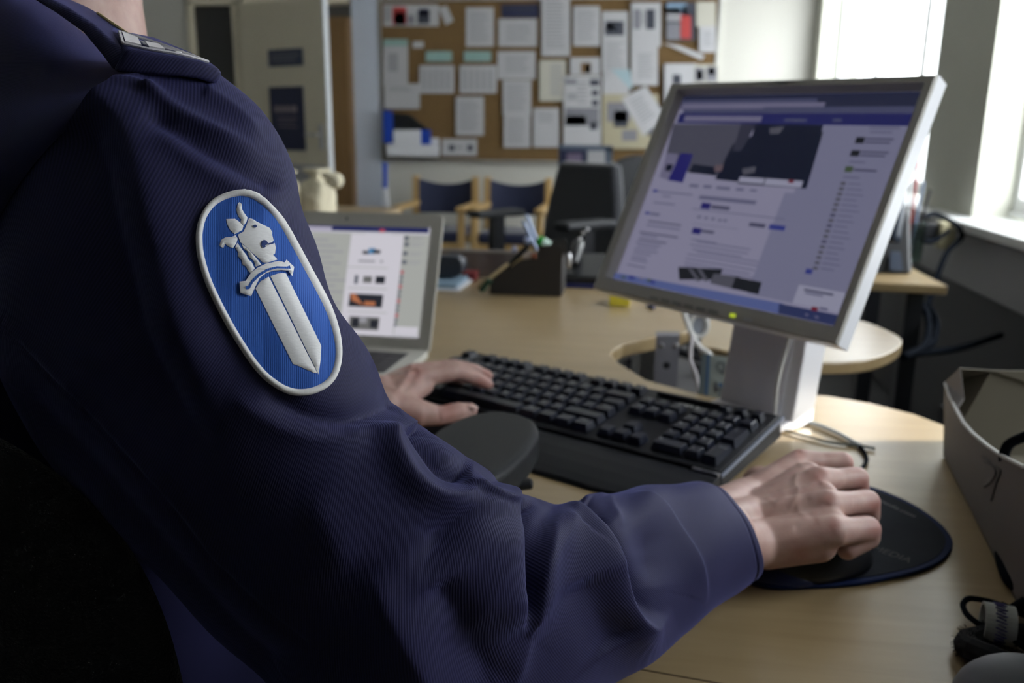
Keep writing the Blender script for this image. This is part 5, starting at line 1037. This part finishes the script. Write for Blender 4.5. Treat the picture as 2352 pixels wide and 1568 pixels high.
# epaulette with slip-on rank slide
EP = bpy.data.objects.new('epaulette', None); COL.objects.link(EP); EP.parent = per; EP.location = wm(per).inverted() @ Vector(atd(400, 150, .43))
def prism_px(front_top, front_bot, back_top, back_bot, D0, D1, m, name, parent, bevel=.002):
    n = len(front_top); mb = MB()
    for i in range(n): mb.v += [tuple(atd(*front_bot[i], D0[i])), tuple(atd(*front_top[i], D0[i])), tuple(atd(*back_top[i], D1[i])), tuple(atd(*back_bot[i], D1[i]))]
    for i in range(n-1):
        for k in range(4): mb.f.append((i*4+k, i*4+(k+1) % 4, (i+1)*4+(k+1) % 4, (i+1)*4+k))
    mb.f += [(3, 2, 1, 0), tuple((n-1)*4+k for k in range(4))]; mb.m = [0]*len(mb.f)
    o = mb.build(name, m, parent, smooth=True, bevel=bevel, seg=3)
    l = o.data.uv_layers.new(name='UVMap'); co = np.array([v.co[:] for v in o.data.vertices]); vi = np.zeros(len(o.data.loops), np.int32); o.data.loops.foreach_get('vertex_index', vi); l.data.foreach_set('uv', co[vi][:, [0, 2]].reshape(-1)); return o
FT = [(292, 112), (350, 122), (410, 131), (465, 142), (500, 156), (512, 170)]; FBm = [(262, 168), (340, 173), (410, 177), (455, 182), (486, 192), (500, 192)]
BT_ = [(222, 42), (292, 72), (352, 84), (425, 114), (478, 140), (508, 163)]; BB = [(222, 90), (292, 120), (352, 130), (425, 150), (478, 172), (500, 188)]
prism_px(FT, FBm, BT_, BB, [.395, .398, .402, .407, .412, .415], [.44, .44, .441, .442, .442, .440], M_twill, 'rank_slide', EP, .0022)
FT2 = [(0, -80), (105, -10), (152, 14), (215, 55), (264, 100), (292, 125)]; FB2 = [(-20, -70), (80, 0), (125, 28), (190, 75), (235, 130), (262, 168)]
BT2 = [(90, -60), (165, 0), (200, 15), (238, 36), (268, 58), (294, 74)]; BB2 = [(90, -30), (165, 30), (200, 45), (238, 66), (268, 88), (294, 104)]
prism_px(FT2, FB2, BT2, BB2, [.44, .425, .415, .407, .400, .397], [.48, .47, .46, .45, .445, .44], M_twilld, 'shoulder_strap', EP, .002)
M_sil = thread('silver embroidery', (.82, .80, .84), 900, 0, (1, .1, 1))
def face_top(u, v):           # u along the slide 0..1, v from front edge to back edge, on its upper face
    k = u*(len(FT)-1); i = min(int(k), len(FT)-2); f_ = k-i
    D0 = [.395, .398, .402, .407, .412, .415]; D1 = [.44, .44, .441, .442, .442, .440]
    a = atd(*FT[i], D0[i])*(1-f_)+atd(*FT[i+1], D0[i+1])*f_; c = atd(*BT_[i], D1[i])*(1-f_)+atd(*BT_[i+1], D1[i+1])*f_
    n = nz(np.cross(atd(*FT[i+1], D0[i+1])-atd(*FT[i], D0[i]), c-a)); n = n if n[2] > 0 else -n
    return a*(1-v)+c*v+n*.0008
mb = MB()
def strip(P, w_=.0009):
    P = smooth_path([face_top(u, v) for u, v in P], 4); mb.tube(P, w_, 6)
strip([(0.0, .12), (.2, .10), (.45, .10), (.70, .14)], .0008); strip([(.0, .12), (.08, .60)], .0008); strip([(.08, .62), (.35, .50), (.70, .16)], .0008); strip([(.2, .44), (.45, .34), (.66, .16)], .0006); strip([(.2, .34), (.45, .26), (.66, .14)], .0006); strip([(.4, .14), (.5, .3)], .0005)
for P in ([(.03, .16), (.15, .16), (.20, .56), (.10, .60)], [(.21, .16), (.33, .16), (.33, .40), (.23, .42)]):
    n = len(mb.v); A = [face_top(u, v) for u, v in P]; mb.slab(A, (0, 0, .0008))
o = mb.build('rank_insignia', M_sil, EP, smooth=False)
co = np.array([v.co[:] for v in o.data.vertices]); px_uv(o, [(c_[0]*5000, c_[2]*5000) for c_ in co])
mb = MB(); mb.tube([atd(224, 30, .438), atd(250, 48, .437), atd(280, 68, .436), atd(294, 78, .435)], .0008, 6); mb.build('gold_piping', mat('gold thread', (.70, .58, .30), .35, .6), EP)
# ---------------------------------------------------------------- left sleeve, trousers, shoes
LS, LE, LW = pb(-.185, -.01, 1.02), np.array([-.50, .80, .775]), atd(862, 912, .94)
def limb(path, rads, name, m, n=40):
    P = smooth_path([np.asarray(p) for p in path], 10); R = smooth_path([np.array([r, 0]) for r in rads], 10)[:, 0]; mb = MB(); mb.tube(P, list(R), n)
    o = mb.build(name, m, per, smooth=True); l = o.data.uv_layers.new(name='UVMap'); co = np.array([v.co[:] for v in o.data.vertices]); vi = np.zeros(len(o.data.loops), np.int32); o.data.loops.foreach_get('vertex_index', vi); l.data.foreach_set('uv', co[vi][:, [0, 2]].reshape(-1)); return o
limb([LS, LS*.5+LE*.5+np.array([-.02, 0, 0]), LE, LE*.5+LW*.5+np.array([0, 0, -.01]), LW-nz(LW-LE)*.03], [.075, .072, .062, .052, .044], 'left_sleeve', M_twilld)
M_trou = mat('dark uniform trousers', (.010, .011, .022), .85)
for s_ in (-1, 1):
    limb([pb(.10*s_, -.08, .53), pb(.11*s_, .12, .545), pb(.13*s_, .38, .53), pb(.135*s_, .44, .50), pb(.13*s_, .43, .40), pb(.12*s_, .40, .20), pb(.12*s_, .40, .09)], [.09, .085, .07, .066, .062, .058, .055], 'trouser_leg', M_trou, 24)
    mb = MB(); mb.sphere(pb(.12*s_, .46, .045), (.05, .05, .045), 12); mb.sphere(pb(.12*s_, .40, .045), (.045, .045, .045), 12); V = np.array(mb.v); V[:, 2] = np.maximum(V[:, 2], .002); mb.v = [tuple(p) for p in V]
    mb.build('shoe', M_black, per, smooth=True)
# ---------------------------------------------------------------- skin: head, neck and hands as one body mesh
def cap(mb, a, c, ra, rc, n=14):
    a, c = np.asarray(a), np.asarray(c); mb.tube([a, c], [ra, rc], n*2); mb.sphere(a, ra, n); mb.sphere(c, rc, n)
def remesh(mb, voxel, smooth=6):
    me = bpy.data.meshes.new('tmp'); me.from_pydata(mb.v, [], mb.f); o = bpy.data.objects.new('tmp', me); COL.objects.link(o)
    r = o.modifiers.new('r', 'REMESH'); r.mode = 'VOXEL'; r.voxel_size = voxel
    if smooth: s_ = o.modifiers.new('s', 'SMOOTH'); s_.iterations = smooth; s_.factor = .6
    dg = bpy.context.evaluated_depsgraph_get(); ev = o.evaluated_get(dg); m2 = ev.to_mesh()
    V = np.zeros(len(m2.vertices)*3); m2.vertices.foreach_get('co', V); Fq = [tuple(p.vertices) for p in m2.polygons]; Nn = np.zeros(len(m2.vertices)*3); m2.vertices.foreach_get('normal', Nn)
    ev.to_mesh_clear(); bpy.data.objects.remove(o); bpy.data.meshes.remove(me); return V.reshape(-1, 3), Fq, Nn.reshape(-1, 3)
hz = lambda x, y, z: atz(x, y, z)
# right hand over the mouse
mb = MB()
WA, WB = hz(1716, 1144, .768), hz(1742, 1246, .762); FA, FB_ = hz(1600, 1205, .775), hz(1625, 1260, .775)
cap(mb, FA, WA, .020, .0175); cap(mb, FB_, WB, .020, .018); cap(mb, (FA+FB_)/2, (WA+WB)/2, .022, .019)
mc = [hz(1838, 1062, .784), hz(1880, 1104, .788), hz(1902, 1160, .784), hz(1914, 1219, .775)]; mr = [.0118, .0122, .0120, .0120]
pi_ = [hz(1934, 1062, .783), hz(1968, 1098, .784), hz(1992, 1153, .778), hz(1992, 1215, .769)]; pr = [.0096, .0096, .0100, .0102]
fd = nz(np.array([*(pi_[1]-mc[1])[:2], 0]))
for i in range(4):
    kk = (1, 1, .85, .5)[i]; dp1 = pi_[i]+fd*.004*kk+np.array([0, 0, -.014*kk]); tp = dp1-fd*(.006+.014*(i == 3))+np.array([0, 0, -.014*kk])
    cap(mb, mc[i], mc[i]*.5+pi_[i]*.5, mr[i], pr[i]*.97); cap(mb, mc[i]*.5+pi_[i]*.5, pi_[i], pr[i]*.97, pr[i]*1.02); cap(mb, pi_[i], dp1, pr[i]*1.0, pr[i]*.88); cap(mb, dp1, tp, pr[i]*.88, pr[i]*.75)
cap(mb, WA, mc[0], .0155, .0115); cap(mb, WA*.6+WB*.4, mc[1], .018, .0122); cap(mb, WA*.35+WB*.65, mc[2], .018, .0122); cap(mb, WB, mc[3], .0172, .0120); cap(mb, hz(1760, 1255, .758), hz(1880, 1248, .762), .017, .014)
cap(mb, (mc[0]+mc[1])/2-np.array([0, 0, .004]), (WA+WB)/2, .012, .018); cap(mb, (mc[2]+mc[3])/2-np.array([0, 0, .004]), WB, .012, .017); cap(mb, (mc[1]+mc[2])/2-np.array([0, 0, .003]), (WA+WB)/2, .012, .018)
T0 = hz(1745, 1110, .756); T1 = mc[0]+np.array([-.012, -.012, -.026]); T2 = mc[0]+fd*.03+np.array([-.006, -.004, -.034]); cap(mb, T0, T1, .016, .0125); cap(mb, T1, T2, .0125, .0100)
hv, hf, hn = remesh(mb, .0013, 9)
Q = proj(hv); fac = np.clip(((CAM-hv)*hn).sum(-1)/np.linalg.norm(CAM-hv, axis=-1)*2, 0, 1)
VE = [([(1790, 1062), (1826, 1062), (1846, 1074), (1868, 1090)], .0009, 5, 5, .2, .2), ([(1834, 1078), (1826, 1105), (1834, 1130), (1818, 1160), (1806, 1192)], .0014, 5.5, 5.5, .2, .3), ([(1756, 1138), (1772, 1150), (1784, 1157), (1796, 1144), (1812, 1140)], .0012, 5, 5, .2, .2),
      ([(1838, 1140), (1832, 1160), (1838, 1178), (1860, 1190)], .0010, 5, 5, .2, .2), ([(1730, 1110), (1760, 1085), (1800, 1064)], .0007, 7, 7, .2, .2), ([(1740, 1180), (1800, 1150), (1878, 1108)], .0010, 10, 10, .2, .1), ([(1745, 1215), (1820, 1190), (1900, 1162)], .0010, 10, 10, .2, .1), ([(1760, 1250), (1840, 1230), (1910, 1218)], .0007, 10, 10, .2, .1),
      ([(1775, 1130), (1830, 1090)], -.0008, 9, 9, .2, .2), ([(1800, 1172), (1862, 1140)], -.0013, 10, 10, .2, .2), ([(1820, 1215), (1880, 1192)], -.0013, 10, 10, .2, .2),
      ([(1826, 1046), (1842, 1058)], .0012, 11, 11, 0, 0), ([(1874, 1092), (1888, 1104)], .0018, 12, 12, 0, 0), ([(1895, 1148), (1908, 1158)], .0016, 12, 12, 0, 0), ([(1910, 1206), (1922, 1216)], .0010, 12, 12, 0, 0),
      ([(1958, 1040), (1958, 1080)], .0006, 9, 9, 0, 0)]
for cx, cy, dx in ((1925, 1055, 0), (1950, 1098, 0), (1968, 1153, 0), (1975, 1210, 0)):
    for k in (-8, -1, 6): VE.append(([(cx+k, cy-18), (cx+k+3, cy), (cx+k, cy+18)], -.00035, 2.2, 2.2, .3, .3))
hv = hv+hn*(folds(Q, VE)*fac)[:, None]*.5
RED = [(Q, [(1836, 1041, 16), (1884, 1092, 18), (1904, 1148, 16), (1916, 1207, 15), (1985, 1110, 22), (2010, 1160, 20), (2012, 1215, 22), (1960, 1060, 22), (1840, 1270, 22)])]
# left hand on the keys
mb = MB(); lw = atd(872, 905, .945); la = LW-nz(LW-LE)*.10
cap(mb, la, lw+np.array([0, 0, .0]), .026, .022); cap(mb, la+np.array([0, .01, -.01]), atd(888, 930, .925), .024, .018)
MCl = [atd(962, 868, .965), atd(948, 858, .985), atd(935, 862, 1.005), atd(925, 870, 1.02)]
PIl = [atd(1048, 852, .985), atd(1040, 843, 1.01), atd(1020, 850, 1.03), atd(1000, 858, 1.05)]
DIl = [atd(1092, 868, 1.0), atd(1090, 852, 1.025), atd(1070, 862, 1.045), atd(1045, 870, 1.06)]
TIl = [atd(1120, 882, 1.01), atd(1120, 863, 1.035), atd(1095, 874, 1.055), atd(1065, 880, 1.07)]
for i, (a, c, d_, e_) in enumerate(zip(MCl, PIl, DIl, TIl)):
    k = [1, 1, .95, .85][i]; cap(mb, a, c, .0120*k, .0102*k); cap(mb, c, d_, .0102*k, .0090*k); cap(mb, d_, e_, .0090*k, .0070*k); cap(mb, lw, a, .0180, .0122*k)
for e_ in (lw, atd(900, 930, .93)): cap(mb, e_, MCl[0]+np.array([0, 0, -.006]), .0170, .0115)
cap(mb, atd(890, 925, .93), atd(958, 948, .935), .019, .0160); cap(mb, atd(958, 948, .935), atd(1010, 954, .94), .0155, .0108); cap(mb, atd(1010, 954, .94), atd(1052, 946, .95), .0105, .0112); cap(mb, atd(1052, 946, .95), atd(1080, 942, .957), .0110, .0085)
cap(mb, atd(925, 905, .95), atd(975, 885, .965), .018, .011)
lv, lf, ln = remesh(mb, .0016, 7)
Ql = proj(lv); fac = np.clip(((CAM-lv)*ln).sum(-1)/np.linalg.norm(CAM-lv, axis=-1)*2, 0, 1)
lv = lv+ln*(folds(Ql, [([(905, 905), (925, 880), (942, 850)], .0016, 8, 8, .2, .1), ([(925, 900), (945, 875), (960, 850)], -.0016, 7, 7, .1, .1), ([(948, 845), (960, 850)], .0018, 10, 10, 0, 0), ([(1070, 925), (1072, 950)], -.0006, 3, 3, 0, 0), ([(1005, 930), (1010, 965)], -.0008, 4, 4, 0, 0)])*fac)[:, None]
RED.append((Ql, [(955, 855, 22), (1110, 880, 24), (1030, 950, 26), (935, 968, 30), (1120, 862, 16)]))
# head and neck
HC = pb(0, .045, 1.325); mb = MB()
def hp_(r, d, z): return HC+PR*r+PD*d+PZ*z
def ell(c, r, n=20):
    m_ = MB(); m_.sphere((0, 0, 0), r, n); mb.add([c+PR*v[0]+PD*v[1]+PZ*v[2] for v in m_.v], m_.f)
ell(hp_(0, -.01, .03), (.074, .096, .088)); ell(hp_(0, .025, -.045), (.058, .068, .075)); ell(hp_(0, .055, -.088), (.030, .028, .024)); ell(hp_(0, .085, .045), (.05, .018, .03))
cap(mb, hp_(0, .088, .02), hp_(0, .108, -.022), .007, .012); ell(hp_(.012, .095, -.026), (.009, .011, .008)); ell(hp_(-.012, .095, -.026), (.009, .011, .008)); ell(hp_(0, .082, -.052), (.024, .014, .006)); ell(hp_(0, .080, -.061), (.021, .014, .006))
for s_ in (-1, 1): ell(hp_(.076*s_, -.005, -.005), (.010, .018, .032)); ell(hp_(.040*s_, .062, -.025), (.022, .022, .02))
arm_c = [cen[i] for i in range(20, NU-30, 40)]+[(FA+FB_)/2]
for a, c in zip(arm_c[:-1], arm_c[1:]): cap(mb, a, c, .032, .030, 8)
cap(mb, arm_c[-1], (WA+WB)/2, .024, .018, 8); cap(mb, pb(0, -.03, 1.02), arm_c[0], .05, .034, 8); cap(mb, pb(0, -.03, 1.02), LS, .05, .04, 8); cap(mb, LS, LE, .040, .036, 8); cap(mb, LE, la, .034, .024, 8); cap(mb, la, lw, .024, .019, 8)
cap(mb, pb(0, -.03, 1.0), pb(0, -.05, .60), .085, .09); cap(mb, pb(-.06, -.05, .60), pb(.06, -.05, .60), .09, .09); cap(mb, pb(-.07, -.03, .98), pb(.07, -.03, .98), .07, .07)
nb = atd(96, -45, .572); cap(mb, pb(0, 0, 1.08), nb, .062, .061); cap(mb, nb, hp_(0, -.01, -.06), .061, .056)
nv2, nf, nn = remesh(mb, .0045, 5)
allv = list(map(tuple, hv)); allf = list(hf)
for vv, ff in ((lv, lf), (nv2, nf)): n0 = len(allv); allv += list(map(tuple, vv)); allf += [tuple(i+n0 for i in f_) for f_ in ff]
M_skin = bpy.data.materials.new('skin'); M_skin.use_nodes = True; nt = M_skin.node_tree; bs = nt.nodes['Principled BSDF']
at_ = nt.nodes.new('ShaderNodeAttribute'); at_.attribute_name = 'redness'; tc = nt.nodes.new('ShaderNodeTexCoord')
n1 = nt.nodes.new('ShaderNodeTexNoise'); n1.inputs['Scale'].default_value = 55; n1.inputs['Detail'].default_value = 5; n2 = nt.nodes.new('ShaderNodeTexVoronoi'); n2.inputs['Scale'].default_value = 900
r1 = nt.nodes.new('ShaderNodeValToRGB'); r1.color_ramp.elements[0].position = .35; r1.color_ramp.elements[1].position = .68; r1.color_ramp.elements[0].color = (.43, .26, .225, 1); r1.color_ramp.elements[1].color = (.54, .36, .315, 1)
mx = nt.nodes.new('ShaderNodeMixRGB'); mx.inputs[2].default_value = (.40, .14, .12, 1); bp = nt.nodes.new('ShaderNodeBump'); bp.inputs['Strength'].default_value = .25; bp.inputs['Distance'].default_value = .0004
L = nt.links.new; L(tc.outputs['Object'], n1.inputs[0]); L(tc.outputs['Object'], n2.inputs[0]); L(n1.outputs['Fac'], r1.inputs[0]); L(at_.outputs['Fac'], mx.inputs[0]); L(r1.outputs[0], mx.inputs[1]); L(mx.outputs[0], bs.inputs['Base Color']); L(n2.outputs['Distance'], bp.inputs['Height']); L(bp.outputs[0], bs.inputs['Normal'])
bs.inputs['Roughness'].default_value = .5; bs.inputs['Subsurface Weight'].default_value = .15; bs.inputs['Subsurface Radius'].default_value = (1, .35, .2); bs.inputs['Subsurface Scale'].default_value = .004
mb = MB(); mb.v = allv; mb.f = allf; mb.m = [0]*len(allf); bod = mb.build('body', M_skin, per, smooth=True)
red = np.zeros(len(allv)); o_ = 0
for Qq, spots in RED:
    rr = np.zeros(len(Qq))
    for x, y, s_ in spots: rr = np.maximum(rr, np.exp(-((Qq[:, 0]-x)**2+(Qq[:, 1]-y)**2)/(s_*s_)))
    red[o_:o_+len(Qq)] = rr*.55; o_ += len(Qq)
a_ = bod.data.attributes.new('redness', 'FLOAT', 'POINT')
if len(bod.data.vertices) == len(red): a_.data.foreach_set('value', red)
mb = MB(); c = atd(1083, 936, .951); mb.sphere(c, (.0075, .0055, .0030), 8); mb.build('thumb_nail', mat('finger nail', (.62, .42, .38), .3), per, smooth=True)
for s_ in (-1, 1): MB().sphere(hp_(.030*s_, .078, .012), .0115, 12).build('eye', mat('eye white', (.7, .68, .66), .2), per, smooth=True)
mb = MB(); mb.sphere((0, 0, 0), (.080, .100, .092), 20); V = np.array(mb.v); keep = (V[:, 2] > .01+V[:, 1]*.55) | ((V[:, 1] < -.02) & (V[:, 2] > -.05)); idx = {i: k for k, i in enumerate(np.where(keep)[0])}
m2 = MB(); m2.v = [tuple(hp_(0, -.012, .034)+PR*V[i][0]+PD*V[i][1]+PZ*V[i][2]) for i in idx]; m2.f = [tuple(idx[i] for i in f_) for f_ in mb.f if all(i in idx for i in f_)]; m2.m = [0]*len(m2.f)
m2.build('hair', mat('short brown hair', (.06, .035, .02), .7, bump=(300, .8, .004)), per, smooth=True, solid=.006)
# ---------------------------------------------------------------- computer mouse under the right hand
MC = (mc[1]+mc[2])/2+fd*.002; MC[2] = ZD+.0046; m_ = MB(); m_.sphere((0, 0, 0), (.030, .050, .034), 20); V = np.array(m_.v); V[:, 2] = np.maximum(V[:, 2], 0)
sx_ = np.array([fd[1], -fd[0], 0]); ms = thing('computer_mouse', MC, 'black computer mouse almost hidden under the right hand', 'mouse')
m_.v = [tuple(MC+sx_*v[0]+fd*v[1]+PZ*(v[2]+.0002)) for v in V]; m_.build('shell', M_black, ms, smooth=True)
MB().lathe([(.001, -.004), (.008, -.004), (.008, .004), (.001, .004)], MC+fd*.034+PZ*.022, 14, axis=tuple(sx_)).build('scroll_wheel', M_blackm, ms)
# ---------------------------------------------------------------- the chair the person sits on
ch = thing('desk_chair', pb(0, -.04, 0), 'black office chair the person sits on, with a padded armrest in front of the keyboard', 'chair')
M_mesh = mat('black chair mesh', (.005, .006, .011), .85, sheen=.1, bump=(700, .8, .002))
b = MB()
for k in range(5):
    a = 2*pi*k/5; b.tube([pb(0, -.04, .11), pb(.29*cos(a), -.04+.29*sin(a), .075)], [.03, .02], 8)
b.build('star_base', M_black, ch)
for k in range(5):
    a = 2*pi*k/5; MB().lathe([(.001, -.022), (.028, -.022), (.028, .022), (.001, .022)], pb(.29*cos(a), -.04+.29*sin(a), .03), 12, axis=tuple(PR*-sin(a)+PD*cos(a))).build('caster', M_black, ch)
MB().tube([pb(0, -.04, .1), pb(0, -.04, .41)], .028, 12).build('gas_lift', M_black, ch)
RM = Matrix((( PR[0], PD[0], 0), (PR[1], PD[1], 0), (0, 0, 1)))
MB().box(pb(0, .0, .435), (.50, .48, .06), RM).build('seat', M_mesh, ch, bevel=.025, seg=3)
n1_, n2_ = 60, 50; S1 = np.linspace(-1, 1, n1_); T1_ = np.linspace(-1, 1, n2_); Fv, Bv = [], []
for t1 in T1_:
    for s1 in S1:
        k = (abs(s1)**4+abs(t1)**4)**.25; m1 = max(abs(s1), abs(t1)); q = m1/k if k > 1e-6 else 1; s2, t2 = s1*q, t1*q
        r_, z_ = .262*s2, .715+.235*t2; d_ = -.205+.125*s2*s2+.012*cos(t2*2)
        Fv.append(pb(r_, d_, z_)); Bv.append(pb(r_, d_-.030*(1-.8*max(abs(s1), abs(t1))**6), z_))
b = MB(); b.v = [tuple(p) for p in Fv+Bv]; o_ = n1_*n2_
for i in range(n2_-1):
    for j in range(n1_-1): a = i*n1_+j; b.f += [(a, a+1, a+1+n1_, a+n1_), (o_+a, o_+a+n1_, o_+a+1+n1_, o_+a+1)]
rim = [j for j in range(n1_)]+[i*n1_+n1_-1 for i in range(1, n2_)]+[(n2_-1)*n1_+j for j in range(n1_-2, -1, -1)]+[i*n1_ for i in range(n2_-2, 0, -1)]
b.f += [(rim[k], o_+rim[k], o_+rim[(k+1) % len(rim)], rim[(k+1) % len(rim)]) for k in range(len(rim))]; b.m = [0]*len(b.f)
b.build('backrest', M_mesh, ch, smooth=True)
MB().tube([pb(0, -.24, .42), pb(0, -.26, .60), pb(0, -.24, .80)], .022, 10).build('back_post', M_black, ch)
# armrest pad seen between the sleeve and the keyboard
M_pad = mat('armrest pad charcoal', (.018, .020, .024), .5, spec=.35, bump=(500, .15, .0005))
AP = [(1017, 976), (1060, 956), (1098, 945), (1140, 941), (1180, 945), (1212, 954), (1231, 966), (1238, 984), (1232, 1003), (1211, 1034), (1169, 1072), (1129, 1100), (1085, 1160), (1040, 1230), (960, 1230), (925, 1160), (935, 1080), (975, 1010)]
AP = smooth_path([np.array(atz(x, y, .80)[:2]) for x, y in AP], 4, True)[:, :2]; ac = AP.mean(0)
mb = MB().prism([tuple(p) for p in AP], .770, .80); mb.build('armrest_pad', M_pad, ch, bevel=.007, seg=4)
c = atz(1200, 1112, .772); MB().box(c, (.018, .010, .009), Matrix.Rotation(radians(25), 3, 'Z')).build('armrest_lever', M_black, ch, bevel=.003)
q0 = np.array([*ac, .77])-PD*.05; MB().tube([q0, q0-PD*.10+PZ*-.10, pb(.27, -.0, .44)], .018, 10).build('armrest_support', M_black, ch)
q1 = pb(-.30, .12, .70); MB().box(q1, (.08, .24, .03), RM).build('armrest_pad', M_pad, ch, bevel=.012, seg=3); MB().tube([q1-PZ*.01, pb(-.29, .05, .44)], .018, 10).build('armrest_support', M_black, ch)
